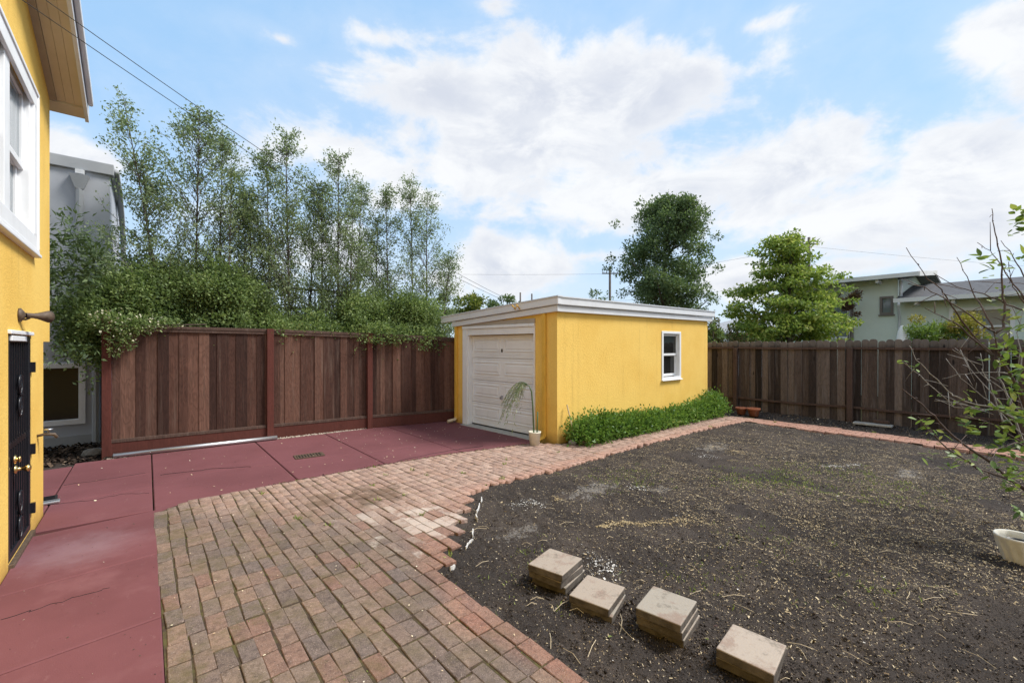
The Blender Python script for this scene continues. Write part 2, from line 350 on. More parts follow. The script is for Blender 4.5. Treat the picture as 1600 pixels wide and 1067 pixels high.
# bricks
m, T = mat('clay_paver_brick'); p = pos(T); r = T.m('FRACT', T.m('ADD', objrnd(T), arnd(T)))
spx = T.n('ShaderNodeSeparateXYZ', Vector=p); X, Y = spx.outputs['X'], spx.outputs['Y']
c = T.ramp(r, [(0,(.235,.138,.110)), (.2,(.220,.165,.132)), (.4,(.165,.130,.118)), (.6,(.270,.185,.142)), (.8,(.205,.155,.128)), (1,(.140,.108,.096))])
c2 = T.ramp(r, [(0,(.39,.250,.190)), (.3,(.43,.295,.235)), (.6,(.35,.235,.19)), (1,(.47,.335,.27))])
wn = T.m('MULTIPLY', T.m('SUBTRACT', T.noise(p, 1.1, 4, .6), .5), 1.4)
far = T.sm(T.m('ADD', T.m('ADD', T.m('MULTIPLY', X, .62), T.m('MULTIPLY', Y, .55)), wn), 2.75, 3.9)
c = T.mix(far, c, c2)  # near bricks mossier; part of the far brightness is lighting painted into the colour
fresh = T.sm(T.m('ADD', T.m('ADD', X, T.m('MULTIPLY', T.m('ABSOLUTE', T.m('SUBTRACT', Y, 2.2)), -.25)), T.m('MULTIPLY', wn, .12)), 1.30, 1.52)
c = T.mix(T.m('MULTIPLY', T.m('MULTIPLY', fresh, T.sm(Y, 4.3, 3.4)), .42), c, (.36,.165,.115))
edgel = T.m('MULTIPLY', T.sm(T.m('ADD', Y, T.m('MULTIPLY', wn, .10)), 4.33, 4.18), T.sm(X, 2.4, 2.9))
c = T.mix(T.m('MULTIPLY', edgel, .22), c, (.50,.22,.15))
blot = T.noise(p, 16, 5, .65); c = T.mix(T.m('MULTIPLY', T.sm(blot, .42, .68), .62), c, T.mix(1, c, (.52,.52,.56), 'MULTIPLY'))
md = T.noise(p, 42, 5, .7); c = T.mix(T.m('MULTIPLY', T.sm(md, .46, .66), .5), c, T.mix(1, c, (.50,.47,.47), 'MULTIPLY')); c = T.mix(T.m('MULTIPLY', T.sm(md, .48, .32), .4), c, T.mix(1, c, (1.45,1.38,1.32), 'MULTIPLY'))
fn = T.noise(p, 150, 3, .65); c = T.mix(T.m('MULTIPLY', T.sm(fn, .47, .68), .5), c, T.mix(1, c, (.45,.43,.43), 'MULTIPLY'))
c = T.mix(T.m('MULTIPLY', T.sm(T.noise(p, 170, 2, .6), .58, .70), .5), c, (.50,.42,.36))
c = T.mix(T.m('MULTIPLY', T.sm(T.noise(p, 95, 3, .7), .57, .68), .65), c, (.055,.042,.036))
c = T.mix(T.m('MULTIPLY', T.m('MULTIPLY', T.sm(T.noise(p, 2.9, 7, .75), .46, .66), T.sm(X, 2.6, .1)), .68), c, (.112,.092,.042))
for (sx, sy, rad, amt, cc) in ((1.98,3.55,.55,.55,(.62,.56,.50)), (1.75,4.1,.42,.45,(.60,.53,.47)), (1.95,4.65,.42,.8,(.115,.075,.05)), (1.45,4.85,.3,.65,(.13,.085,.055))):
    vd = T.n('ShaderNodeVectorMath', _operation='DISTANCE', i0=p); vd.inputs[1].default_value = (sx, sy, 0)
    dd = T.m('ADD', vd.outputs['Value'], T.m('MULTIPLY', T.m('SUBTRACT', T.noise(p, 6, 5, .7), .5), 1.3*rad/.4))
    k = T.m('MULTIPLY', T.sm(dd, rad, rad*.25), amt)
    if cc[0] > .5: k = T.m('MULTIPLY', k, T.sm(T.m('FRACT', T.m('MULTIPLY', r, 7.3)), .15, .95))
    c = T.mix(k, c, cc)
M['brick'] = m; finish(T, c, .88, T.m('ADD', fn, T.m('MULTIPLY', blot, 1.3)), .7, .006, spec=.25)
m, T = mat('joint_soil_and_moss'); p = pos(T)
c = T.mix(T.sm(T.noise(p, 7, 5, .7), .42, .64), (.060,.043,.034), (.100,.088,.038))
M['joint'] = m; finish(T, c, .95, T.noise(p, 120, 3, .7), .8, .006, spec=.1)
# soil
m, T = mat('dark_garden_soil'); p = pos(T)
c = T.mix(T.sm(T.noise(p, 1.3, 5, .65), .35, .68), (.047,.040,.037), (.084,.069,.060))
c = T.mix(T.m('MULTIPLY', T.sm(T.noise(p, 130, 3, .7), .45, .65), .7), c, (.020,.017,.017))
c = T.mix(T.m('MULTIPLY', T.sm(T.noise(p, 75, 4, .75), .60, .70), .6), c, (.15,.115,.085))
for (sx, sy, rx, ry, amt) in ((4.0,3.25,.55,.28,.5), (7.15,3.35,.55,.3,.5), (7.6,1.0,.45,.20,.6), (2.55,2.95,.35,.2,.4), (4.55,2.75,.3,.14,.4)):
    q = T.n('ShaderNodeVectorMath', _operation='SUBTRACT', i0=p); q.inputs[1].default_value = (sx, sy, 0)
    q2 = T.n('ShaderNodeVectorMath', _operation='LENGTH', i0=T.vscale(q.outputs[0], 1/rx, 1/ry, 0)).outputs['Value']
    k = T.m('MULTIPLY', T.sm(T.m("ADD", q2, T.m("ADD", T.m('MULTIPLY', T.m('SUBTRACT', T.noise(p, 38, 6, .8), .5), 3.4), T.m('MULTIPLY', T.m('SUBTRACT', T.noise(p, 7, 4, .7), .5), 2.6))), .55, .25), amt)
    c = T.mix(k, c, (.30,.28,.26))
M['soil'] = m; finish(T, c, .95, T.m('ADD', T.noise(p, 60, 5, .7), T.m('MULTIPLY', T.noise(p, 14, 4, .6), 1.2)), .9, .02, spec=.12)
m, T = mat('outer_ground'); p = pos(T)
M['ground'] = m; finish(T, T.mix(T.sm(T.noise(p, .5, 5, .6), .4, .65), (.055,.065,.028), (.085,.070,.048)), .95, T.noise(p, 8, 5, .7), .6, .05, spec=.1)
def bits(name, stops, rough=.85):
    m, T = mat(name); c = T.ramp(arnd(T), stops); finish(T, c, rough, spec=.15); return m
M['chips'] = bits('soil_bits', [(0,(.022,.018,.017)), (.50,(.050,.040,.035)), (.72,(.10,.075,.056)), (.88,(.22,.17,.12)), (.96,(.38,.31,.22)), (1,(.60,.55,.46))])
M['straw'] = bits('dry_straw', [(0,(.20,.145,.09)), (.5,(.38,.30,.18)), (1,(.62,.52,.35))])
M['sawdust'] = bits('sawdust', [(0,(.36,.26,.14)), (.6,(.50,.39,.22)), (1,(.60,.50,.31))])
M['clods'] = bits('soil_clods', [(0,(.024,.020,.020)), (.6,(.050,.042,.039)), (1,(.085,.068,.058))])
M['pebbles'] = bits('white_pebbles', [(0,(.28,.23,.19)), (.5,(.52,.45,.38)), (1,(.75,.70,.62))])
M['lime'] = bits('white_grit', [(0,(.55,.53,.50)), (1,(.80,.79,.77))])
M['mulch'] = bits('bark_chips', [(0,(.012,.009,.008)), (.6,(.035,.024,.018)), (.9,(.10,.07,.05)), (1,(.26,.2,.15))])
M['litter'] = bits('fallen_bits', [(0,(.55,.40,.25)), (.5,(.70,.60,.42)), (1,(.80,.76,.62))])
# concrete stepping pavers
m, T = mat('tan_concrete_paver'); p = pos(T); r = objrnd(T); tc = T.n('ShaderNodeTexCoord').outputs['Object']
off = T.n('ShaderNodeCombineXYZ', X=T.m('MULTIPLY', r, 31), Y=T.m('MULTIPLY', r, 17), Z=T.m('MULTIPLY', r, 53)).outputs[0]
v = T.vscale(tc, 1, 1, 1, off)
c = T.ramp(r, [(0,(.34,.285,.24)), (.5,(.30,.275,.24)), (1,(.37,.315,.27))])
c = T.mix(T.m('MULTIPLY', T.sm(T.noise(v, 6, 5, .7), .48, .62), .68), c, (.235,.165,.135))
c = T.mix(T.m('MULTIPLY', T.sm(T.noise(v, 8, 5, .7), .54, .66), .6), c, (.14,.125,.105))
c = T.mix(T.m('MULTIPLY', T.sm(T.noise(v, 190, 2, .6), .58, .74), .35), c, (.20,.16,.13))
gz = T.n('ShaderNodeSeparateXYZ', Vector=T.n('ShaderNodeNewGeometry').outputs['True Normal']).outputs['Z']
c = T.mix(T.m('MULTIPLY', T.sm(gz, .5, .1), .95), c, T.mix(T.sm(T.noise(v, 12, 4, .6), .35, .65), (.060,.051,.045), (.125,.110,.097)))  # mottled dark sides: their shade is painted in by face direction
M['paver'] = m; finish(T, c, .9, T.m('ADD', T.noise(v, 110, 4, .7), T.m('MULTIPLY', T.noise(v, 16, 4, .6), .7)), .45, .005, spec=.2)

# ================================================================== SETTING
g = 3000; o = MB().add([(-g,-g,-.16),(g,-g,-.16),(g,g,-.16),(-g,g,-.16)], [(0,1,2,3)]).build('ground', M['ground']); struct(o)
PATIO = [(.075,.3),(.07,2.7),(.06,5.53),(.20,5.66),(.37,5.76),(.94,5.775),(1.73,5.765),(2.52,5.755),(3.51,5.68),(4.4,5.50),(5.02,5.38),(5.29,5.08),(5.5,4.93),(7.36,4.80),(10.3,4.60),
         (10.65,4.2),(10.62,3.7),(10.53,1.5),(10.49,.5),(10.45,-4),(9.83,-4),(9.88,0),(9.96,1.5),(9.94,2.5),(10.0,3.97),(8.45,4.11),(6.27,4.12),(4.57,4.05),(3.14,4.10),(2.72,3.95),(2.45,3.60),(2.10,3.18),(1.80,2.86),(1.625,2.76),(1.645,1.4),(1.68,.3)]
# red painted concrete drive in slabs with open joints
drive = bpy.data.objects.new('driveway', None); COL.objects.link(drive); struct(drive)
def edgeY(x):  # brick side edge of the drive
    P = PATIO[2:11]; 
    for (x0,y0),(x1,y1) in zip(P, P[1:]):
        if x0 <= x <= x1: return y0+(y1-y0)*(x-x0)/(x1-x0)
    return P[0][1] if x < P[0][0] else P[-1][1]
def backY(x): return 8.60-.010*(x+.8)-.019*max(0, x)**1.35+.0
def slab(poly, dz=0):
    poly = [(x, y) for x, y in poly]; cx = sum(p[0] for p in poly)/len(poly); cy = sum(p[1] for p in poly)/len(poly)
    n = len(poly); ins = []
    for x, y in poly:
        d = math.hypot(x-cx, y-cy); k = .012/d; ins.append((x+(cx-x)*k, y+(cy-y)*k))
    mb = MB(); mb.add([(x,y,-.11) for x,y in poly]+[(x,y,-.007+dz) for x,y in poly]+[(x,y,dz) for x,y in ins],
        [(i,(i+1)%n,n+(i+1)%n,n+i) for i in range(n)]+[(n+i,n+(i+1)%n,2*n+(i+1)%n,2*n+i) for i in range(n)]+[tuple(range(2*n,3*n))])
    mb.build('concrete_panel', M['redslab'], drive)
xs = [-.78, .045]; G = .006
ys = [-1.5, .75, 2.35, 3.30, 4.35, 5.55]
for y0, y1 in zip(ys, ys[1:]): slab([(-.78,y0+G),(.066,y0+G+.1),(.066,y1-G+.1),(-.78,y1-G)])
mid = lambda x: 6.93-.03*x+.004*x*x
jy = lambda x: 7.05 if x < .05 else 6.47+.02*(x-1.6) 
def cut(x0, x1, lo, hi, n=5, dz=0):
    A = [x0+G+(x1-x0-2*G)*i/n for i in range(n+1)]
    slab([(x, lo(x)+G) for x in A]+[(x, hi(x)-G) for x in A[::-1]], dz)
c1 = lambda x: 6.55+.06*(x+.8); c2 = lambda x: 7.28+.04*(x+.8)
cut(-.78, .05, lambda x: 5.65, c1, 2); cut(-.78, .05, c1, c2, 2, -.002); cut(-.78, .05, c2, backY, 2)
cut(-2.4, -.78, lambda x: 6.26, lambda x: 7.26, 2); cut(-2.4, -.78, lambda x: 7.26, lambda x: 8.42+.1*(x+.78), 2)
jl = lambda x: 7.33-.38*(x-.05)*.62
j = lambda x: max(6.36, 7.30-.31*(x-.05)) if x < 3 else 6.36-.015*(x-3)
bx = [.05, 1.42, 2.55, 3.75, 5.13]
for a, b in zip(bx, bx[1:]):
    jj = j
    cut(a, b, edgeY, lambda x: 6.98-.16*(x-.05) if x < 2.6 else 6.57-.05*(x-2.6), 8, random.uniform(-.003, 0))
    cut(a, b, lambda x: 6.98-.16*(x-.05) if x < 2.6 else 6.57-.05*(x-2.6), backY, 8, random.uniform(-.003, 0))
dj = MB().prism([(-.78,-1.5),(.06,-1.5),(.06,5.5),(.3,5.7),(2.5,5.74),(5.0,5.36),(5.25,5.6),(5.13,7.9),(3.4,8.45),(-.5,8.7),(-.78,8.45),(-2.4,8.3),(-2.4,6.3),(-.78,6.3)], -.13, -.03).build('drive_base', M['joint']); struct(dj)
# brick patio
PBASE = PATIO[:20]+[(9.86,-4),(9.91,0),(10.0,1.5),(9.98,2.5),(10.03,4.04),(8.45,4.18),(6.27,4.19),(4.57,4.13),(3.14,4.17),(2.66,4.02),(2.34,3.68),(1.99,3.26),(1.70,2.96),(1.585,2.80),(1.60,1.4),(1.63,.3)]
patio = struct(MB().prism(PBASE, -.10, -.0068).build('brick_patio', M['joint']))
def sstep(a, b, x): x = min(1, max(0, (x-a)/(b-a))); return x*x*(3-2*x)
def warp(s, t):
    k = -.012-.066*sstep(.5, 2.4, s)*(1 if t > 2.9 else .45)
    return s+k*(t-2.9)+.005*math.sin(t*2.3+s*9)+.004*math.sin(t*5.1+s*31)
def brick_mesh(l, w, rs):
    rr = random.Random(rs); h = .06; e = .004; j_ = lambda a: a+rr.uniform(-.0035, .0035)
    o4 = [(-l/2,-w/2),(l/2,-w/2),(l/2,w/2),(-l/2,w/2)]; o4 = [(j_(a), j_(b)) for a, b in o4]
    z = [rr.uniform(-.002,.002) for _ in range(4)]
    v = [(a,b,-h) for a,b in o4]+[(a,b,-e+z[i]) for i,(a,b) in enumerate(o4)]+[(a*(1-2*e/l),b*(1-2*e/w),z[i]) for i,(a,b) in enumerate(o4)]
    return v, [(0,1,5,4),(1,2,6,5),(2,3,7,6),(3,0,4,7),(4,5,9,8),(5,6,10,9),(6,7,11,10),(7,4,8,11),(8,9,10,11)]
BR = []
s = .124; n = 0
while s < 10.6:
    step = .0965; t0 = random.uniform(-.0, .2)
    tt = np.arange(.3, 5.9, .01) if s < 9.7 else np.arange(-4, 5.9, .01)
    px_ = np.array([warp(s, t) for t in tt]); ins = inpoly(px_, tt, PATIO)
    i = 0
    while i < len(tt):
        if not ins[i]: i += 1; continue
        k = i
        while k+1 < len(tt) and ins[k+1]: k += 1
        lo, hi = tt[i], tt[k]+.005
        if hi-lo > .06:
            t = hi - ((hi*7.3+n*.5) % 1)*.2 if n % 2 else hi-.1+random.uniform(-.04,.04)
            ends = [hi]
            if hi-t > .045: ends.append(t)
            while ends[-1]-lo > .15: ends.append(ends[-1]-.2-random.uniform(0,.004))
            if len(ends) == 1 or (ends[-1]-lo > .06 and lo > 3.9): ends.append(lo)
            for b, a in zip(ends, ends[1:]):
                dx = (warp(s+.05, (a+b)/2)-warp(s-.05, (a+b)/2))/.1
                BR.append((s, (a+b)/2, b-a-.008-random.uniform(0,.004), .0965*dx-.0045-random.uniform(0,.003)))
        i = k+1
    s += step+(random.uniform(-.001,.001)); n += 1
def brick_show(b):
    x, y = warp(b[0], b[1]), b[1]; d = x*FW.x+y*FW.y; l = x*RT.x+y*RT.y
    if d < 1.9 or abs(l/d) > 1.22 or 540+FOC*EYE/d > 1085: return 0
    return b[2]*b[3]/d**3
BR.sort(key=brick_show, reverse=True)
variants = {}
V_, F_, Rn = [], [], []
for i, (s_, t, l, w) in enumerate(BR):
    x = warp(s_, t); sl = (warp(s_, t+.05)-warp(s_, t-.05))/.1
    ang = math.atan2(1, sl)+random.gauss(0, .012); z = max(-.002, random.gauss(.0003, .0016))
    tilt = (random.gauss(0,.007), random.gauss(0,.009))
    mt = Matrix.Translation((x, t, z)) @ Matrix.Rotation(ang, 4, 'Z') @ Matrix.Rotation(tilt[0], 4, 'X') @ Matrix.Rotation(tilt[1], 4, 'Y')
    if i < 298:
        key = (round(l/.02), round(w/.006), random.randrange(6))
        if key not in variants:
            mb = MB(); mb.add(*brick_mesh(l, w, i)); variants[key] = mb.mesh('brick', M['brick'])
        ob = link('brick', variants[key], patio); ob.matrix_local = mt
    else:
        v, f = brick_mesh(l, w, i); o0 = len(V_); V_ += [tuple(mt @ Vector(p)) for p in v]; F_ += [tuple(o0+k for k in q) for q in f]; Rn += [random.random()]*len(f)
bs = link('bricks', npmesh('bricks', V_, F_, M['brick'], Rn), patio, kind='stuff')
# soil bed
def grid(lo, hi, near, base, grow):
    a = [near]; 
    while a[-1] < hi: a.append(a[-1]+base+grow*abs(a[-1]-near))
    b = [near]
    while b[-1] > lo: b.append(b[-1]-base-grow*abs(b[-1]-near))
    return np.array(sorted(set(b[1:]+a)))
gx = grid(1.5, 11.75, 2.4, .016, .012); gy = grid(-5, 5.1, 1.6, .016, .012)
GX, GY = np.meshgrid(gx, gy, indexing='ij')
def soilz(x, y):
    z = -.032+.050*(fbm(x*1.3, y*1.3, 3)-.5)+.050*(fbm(x*7, y*7, 3)-.5)+.036*(fbm(x*30+5, y*30, 2)-.5)
    z = np.where(inpoly(x, y, PBASE), -.075, z)
    return np.minimum(z, -.008+.03*(x > 10.7))+np.where(y > 4.7, .01, 0)+np.where(x > 10.75, .015+.02*(x-10.75), 0)
GZ = soilz(GX, GY); nx, ny = GX.shape
idx = np.arange(nx*ny).reshape(nx, ny)
F = np.stack([idx[:-1,:-1], idx[1:,:-1], idx[1:,1:], idx[:-1,1:]], -1).reshape(-1,4)
struct(link('garden_soil', npmesh('garden_soil', np.stack([GX,GY,GZ],-1).reshape(-1,3), F, M['soil'], smooth=True)))
# mulch bed between the houses and strip under the fence
gx2 = np.arange(-3.2, 6.0, .05); gy2 = np.arange(7.6, 12.2, .05); A, B = np.meshgrid(gx2, gy2, indexing='ij')
Z2 = np.where(B < np.where(A < -.75, 8.45+.1*(A+.78), 8.58-.02*A), -.06, -.03+.05*(fbm(A*5, B*5, 4)-.5)); n1, n2 = A.shape; idx = np.arange(n1*n2).reshape(n1, n2)
F = np.stack([idx[:-1,:-1], idx[1:,:-1], idx[1:,1:], idx[:-1,1:]], -1).reshape(-1,4)
struct(link('mulch_bed', npmesh('mulch_bed', np.stack([A,B,Z2],-1).reshape(-1,3), F, M['soil'], smooth=True)))

# ------------------------------------------------------------------ scatter helper: flat bits and small lumps
def flat_bits(name, P, size, aspect, matl, tilt=.35, rnd=None):
    n = len(P); a = RNG.random(n)*2*np.pi; D = np.stack([np.cos(a), np.sin(a), RNG.normal(0, tilt, n)], 1); D = unit(D)
    U = unit(np.stack([RNG.normal(0,tilt,n), RNG.normal(0,tilt,n), np.ones(n)], 1)); S = unit(np.cross(U, D))
    L = size[:,None]*.5; Wd = (size*aspect)[:,None]*.5
    V = np.stack([P-D*L-S*Wd*.6, P+D*L*.8-S*Wd, P+D*L+S*Wd*.7, P-D*L*.9+S*Wd], 1).reshape(-1,3)
    F = np.arange(n*4).reshape(n,4); r = RNG.random(n) if rnd is None else rnd
    o = link(name, npmesh(name, V, F, matl, r), kind='stuff'); return o
OCT = np.array([(1,0,0),(0,1,0),(-1,0,0),(0,-1,0),(0,0,1),(0,0,-1)], float); OF = np.array([(0,1,4),(1,2,4),(2,3,4),(3,0,4),(1,0,5),(2,1,5),(3,2,5),(0,3,5)])
def lumps(name, P, size, matl, flat=.7, rnd=None):
    n = len(P); V = OCT[None]*RNG.uniform(.6,1.25,(n,6,1)); a = RNG.random(n)*6.28
    ca, sa = np.cos(a)[:,None], np.sin(a)[:,None]; x = V[:,:,0]*ca-V[:,:,1]*sa; y = V[:,:,0]*sa+V[:,:,1]*ca
    V = np.stack([x, y*.8, V[:,:,2]*flat], -1)*size[:,None,None]*.5+P[:,None,:]
    F = (OF[None]+np.arange(n)[:,None,None]*6).reshape(-1,3); r = np.repeat(RNG.random(n) if rnd is None else rnd, 8)
    return link(name, npmesh(name, V.reshape(-1,3), F, matl, r, smooth=False), kind='stuff')
def soil_points(n, power=1.6, dens=None):
    """points on the open soil, thicker near the house side where single bits can be seen"""
    out = []
    got = 0
    while got < n:
        d = 1.9+9.5*RNG.random(n*2)**power; l = d*(RNG.random(n*2)*2.5-1.25); x = d*FW.x+l*RT.x; y = d*FW.y+l*RT.y
        ok = (x > 1.6) & (x < 11.7) & (y > -4.5) & (y < 4.3) & ~inpoly(x, y, PATIO)
        if dens is not None: ok &= RNG.random(n*2) < dens(x, y)
        out.append(np.stack([x[ok], y[ok]], 1)); got += ok.sum()
    return np.concatenate(out)[:n]
def on_soil(p, dz=.003): return np.stack([p[:,0], p[:,1], soilz(p[:,0], p[:,1])+dz], 1)

# ================================================================== YELLOW HOUSE
HX = -.785
house = thing('yellow_house', 'yellow stucco house with white casement trim and black security door', 'house', (HX, 6.25, 0))
def P0(o): o.matrix_parent_inverse = Matrix.Translation(-house.location); return o
def wall_holes(mb, plane, a_cuts, z_cuts, holes, depth):
    """plane(a, z, d) -> point; cells whose centre lies in a hole are left out and get a reveal of the given depth"""
    inh = lambda a, z: any(h[0] < a < h[1] and h[2] < z < h[3] for h in holes)
    for a0, a1 in zip(a_cuts, a_cuts[1:]):
        for z0, z1 in zip(z_cuts, z_cuts[1:]):
            if not inh((a0+a1)/2, (z0+z1)/2): mb.add([plane(a0,z0,0), plane(a1,z0,0), plane(a1,z1,0), plane(a0,z1,0)], [(0,1,2,3)])
    for (a0,a1,z0,z1) in holes:
        q = [(a0,z0),(a1,z0),(a1,z1),(a0,z1)]
        for (p, r_) in zip(q, q[1:]+q[:1]): mb.add([plane(*p,0), plane(*r_,0), plane(*r_,depth), plane(*p,depth)], [(0,1,2,3)])
wl = MB(); pw = lambda a, z, d: (HX-d, a, z)
wall_holes(wl, pw, [-6, 4.845, 5.655, 6.255], [-.12, .03, 1.735, 1.69+.1], [(4.845,5.655,.03,1.735)], .09)
wl.v = [v if abs(v[2]-1.79) > 1e-6 else (v[0], v[1], 1.79) for v in wl.v]
wall_holes(wl, pw, [-6, 3.99, 5.61, 6.62], [1.79, 2.56, 3.84, 4.22], [(3.99,5.61,2.56,3.84)], .11)
wl.add([(HX,6.255,-.12),(HX-6,6.255,-.12),(HX-6,6.255,1.69),(HX,6.255,1.69)], [(0,1,2,3)])
wl.add([(HX,6.255,1.69),(HX-6,6.255,1.69),(HX-6,6.62,1.69),(HX,6.62,1.69)], [(0,1,2,3)])
wl.add([(HX,6.255,1.69),(HX,6.62,1.69),(HX,6.62,1.79),(HX,6.255,1.79)], [(0,1,2,3)])
wl.add([(HX,6.62,1.69),(HX-6,6.62,1.69),(HX-6,6.62,4.25),(HX,6.62,4.25)], [(0,1,2,3)])
RS = .31  # rake slope
wl.add([(HX,-6,4.22),(HX,6.62,4.22),(HX,6.62,4.25),(HX,-6,4.25+RS*12.62)], [(0,1,2,3)])
wl.add([(HX-6,-6,-.1),(HX-6,6.62,-.1),(HX-6,6.62,5),(HX-6,-6,6)], [(0,1,2,3)])
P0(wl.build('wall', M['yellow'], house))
# sloping rake soffit, barge board, gutter and roof
def rake(mb, x0, x1, y0, y1, zo, h):
    f = lambda y: 4.25+RS*(6.62-y)+zo
    return mb.hexa([(x0,y0,f(y0)),(x1,y0,f(y0)),(x1,y1,f(y1)),(x0,y1,f(y1))], [(x0,y0,f(y0)+h),(x1,y0,f(y0)+h),(x1,y1,f(y1)+h),(x0,y1,f(y1)+h)])
for k in range(3): P0(rake(MB(), HX+.055+.066*k, HX+.119+.066*k, -6, 6.62, 0, .02).build('soffit_board', M['soffit'], house))
P0(rake(MB(), HX-.02, HX+.052, -6, 6.62, -.012, .03).build('frieze_board', M['frieze'], house))
P0(rake(MB(), HX-.02, HX+.252, 6.625, 6.78, -.02, .05).build('eave_return', M['soffit'], house))
P0(rake(MB(), HX+.255, HX+.285, -6, 6.79, -.045, .19).build('barge_board', M['gutter'], house))
P0(rake(MB(), HX+.288, HX+.33, -6, 6.66, .05, .08).build('gutter', M['gutter'], house, .01))
P0(rake(MB(), HX-6, HX+.31, -6, 6.80, .15, .05).build('roof', M['shingle'], house))
# first-floor window
def rect_frame(mb, plane, a0, a1, z0, z1, w, d0, d1):
    for (p, q, r_, s_) in ((a0,a1,z0,z0+w),(a0,a1,z1-w,z1),(a0,a0+w,z0+w,z1-w),(a1-w,a1,z0+w,z1-w)):
        A = [plane(p,r_,d0),plane(q,r_,d0),plane(q,s_,d0),plane(p,s_,d0)]; B = [plane(p,r_,d1),plane(q,r_,d1),plane(q,s_,d1),plane(p,s_,d1)]
        mb.add(A+B, [(3,2,1,0),(4,5,6,7),(0,1,5,4),(1,2,6,5),(2,3,7,6),(3,0,4,7)])
    return mb
win = P0(rect_frame(MB(), pw, 3.85, 5.755, 2.50, 3.90, .13, .0, -.028).build('window', M['white'], house, .006))
rect_frame(MB(), pw, 3.825, 5.788, 2.475, 3.925, .035, .0, -.038).build('casing_moulding', M['white'], win, .006)
for (a, b) in ((3.97,4.01),(4.71,4.87),(5.57,5.63)): MB().box(HX-.12, a, 2.56, HX+.004, b, 3.84).build('mullion', M['white'], win, .004)
MB().box(HX-.10, 3.81, 2.445, HX+.05, 5.80, 2.474).build('sill', M['white'], win, .006)
for (a, b) in ((4.01,4.71),(4.87,5.57)):
    up = rect_frame(MB(), pw, a, b, 3.16, 3.84, .055, .03, .062).build('upper_sash', M['white'], win, .004)
    MB().add([pw(a+.05,3.2,.047),pw(b-.05,3.2,.047),pw(b-.05,3.8,.047),pw(a+.05,3.8,.047)], [(0,1,2,3)]).build('pane', M['glass2'], win)
    lw = rect_frame(MB(), pw, a, b, 2.56, 3.22, .055, .066, .10).build('lower_sash', M['white'], win, .004)
    MB().add([pw(a+.05,2.6,.083),pw(b-.05,2.6,.083),pw(b-.05,3.17,.083),pw(a+.05,3.17,.083)], [(0,1,2,3)]).build('pane', M['glass2'], win)
for c in win.children: pass
# security door
P0(MB().box(HX-.02, 4.83, 1.738, HX+.02, 5.665, 1.768).build('door_lintel', M['white'], house, .005))
P0(MB().box(HX-.09, 4.845, -.02, HX+.03, 5.655, .028).build('threshold', M['bronze'], house, .005))
dr = P0(rect_frame(MB(), pw, 4.855, 5.645, .035, 1.73, .055, .045, .0).build('security_door', M['black'], house, .004))
MB().box(HX-.085, 4.86, .04, HX-.07, 5.64, 1.725).build('door_panel', M['dark'], dr)
MB().box(HX-.042, 4.90, .86, HX-.012, 5.6, .91).build('lock_rail', M['black'], dr)
MB().box(HX-.05, 4.90, 1.685, HX+.012, 5.42, 1.727).build('door_closer', M['white'], dr, .005)
for k in range(8):
    y = 4.96+k*.083; MB().box(HX-.03, y-.009, .08, HX-.012, y+.009, 1.68).build('bar', M['black'], dr)
def scroll(zc, h):
    mb = MB()
    for sg in (-1, 1):
        for z0 in (zc-h*.25, zc+h*.25):
            pts = [(HX+.0, 5.25+sg*(.012+.045*math.cos(t)*(1-t/9)), z0+h*.20*math.sin(t)*(1-t/9)) for t in np.linspace(-1.6, 5.2, 16)]
            mb.tube(pts, .008, 5)
    mb.lathe([(.001,-.02),(.02,0),(.001,.02)], 8, (HX, 5.25, zc)); return mb.build('scroll_casting', M['steel'] if False else M['black'], dr, smooth=True)
scroll(1.26, .36); scroll(.30, .42)
for z in (.22, .74, 1.46): MB().box(HX-.005, 5.638, z-.045, HX+.028, 5.672, z+.045).build('hinge', M['black'], dr)
def knob(y, z, l, r_):
    mb = MB()
    prof = [(.034,0),(.034,.008),(.014,.014),(.012,l*.5),(r_,l*.68),(r_*1.05,l*.86),(r_*.6,l),(.001,l)]
    mb.lathe(prof, 14); mb.v = [(HX+.0+z_, y+x_, z+y_) for x_, y_, z_ in mb.v]; return mb.build('door_knob', M['brass'], dr, smooth=True)
knob(5.06, .690, .085, .026); knob(5.045, .77, .035, .024)
# wall lamp
lamp = thing('wall_lamp', 'bronze horn shaped floodlight on the yellow wall above the black door', 'wall lamp', (HX, 5.19, 1.895))
ld = Vector((.62, .78, .0)).normalized(); q = ld.to_track_quat('Z', 'Y').to_matrix()
mb = MB().lathe([(.026,.03),(.026,.13),(.031,.135),(.031,.15),(.045,.20),(.064,.262),(.058,.262),(.042,.21),(.0,.19)], 18)
mb.v = [tuple(Vector((.015,0,0))+q @ (Vector(v)*.80)) for v in mb.v]; mb.build('shade', M['bronze'], lamp, smooth=True)
mb = MB().lathe([(.0,0),(.055,0),(.055,.012),(.03,.03),(.0,.04)], 16); mb.v = [(z, x, y) for x, y, z in mb.v]; mb.build('wall_plate', M['bronze'], lamp, smooth=True)
MB().tube([(.01,0,-.03),(.03,.03,-.035),(.05,.055,-.02)], .008, 6).build('bracket', M['bronze'], lamp, smooth=True)
# tap
tap = thing('garden_tap', 'brass garden tap on the yellow wall beside the black door', 'garden tap', (HX, 5.93, .81))
MB().tube([(0,0,0),(.06,.01,.01),(.11,.02,.0),(.13,.025,-.035)], [.012,.013,.014,.012], 8).build('spout', M['bronze'], tap, smooth=True)
mb = MB().lathe([(.001,0),(.008,.0),(.008,.035),(.03,.036),(.03,.044),(.001,.046)], 10); mb.v = [(x+.075, y+.012, z+.012) for x, y, z in mb.v]; mb.build('handle', M['steel'], tap, smooth=True)

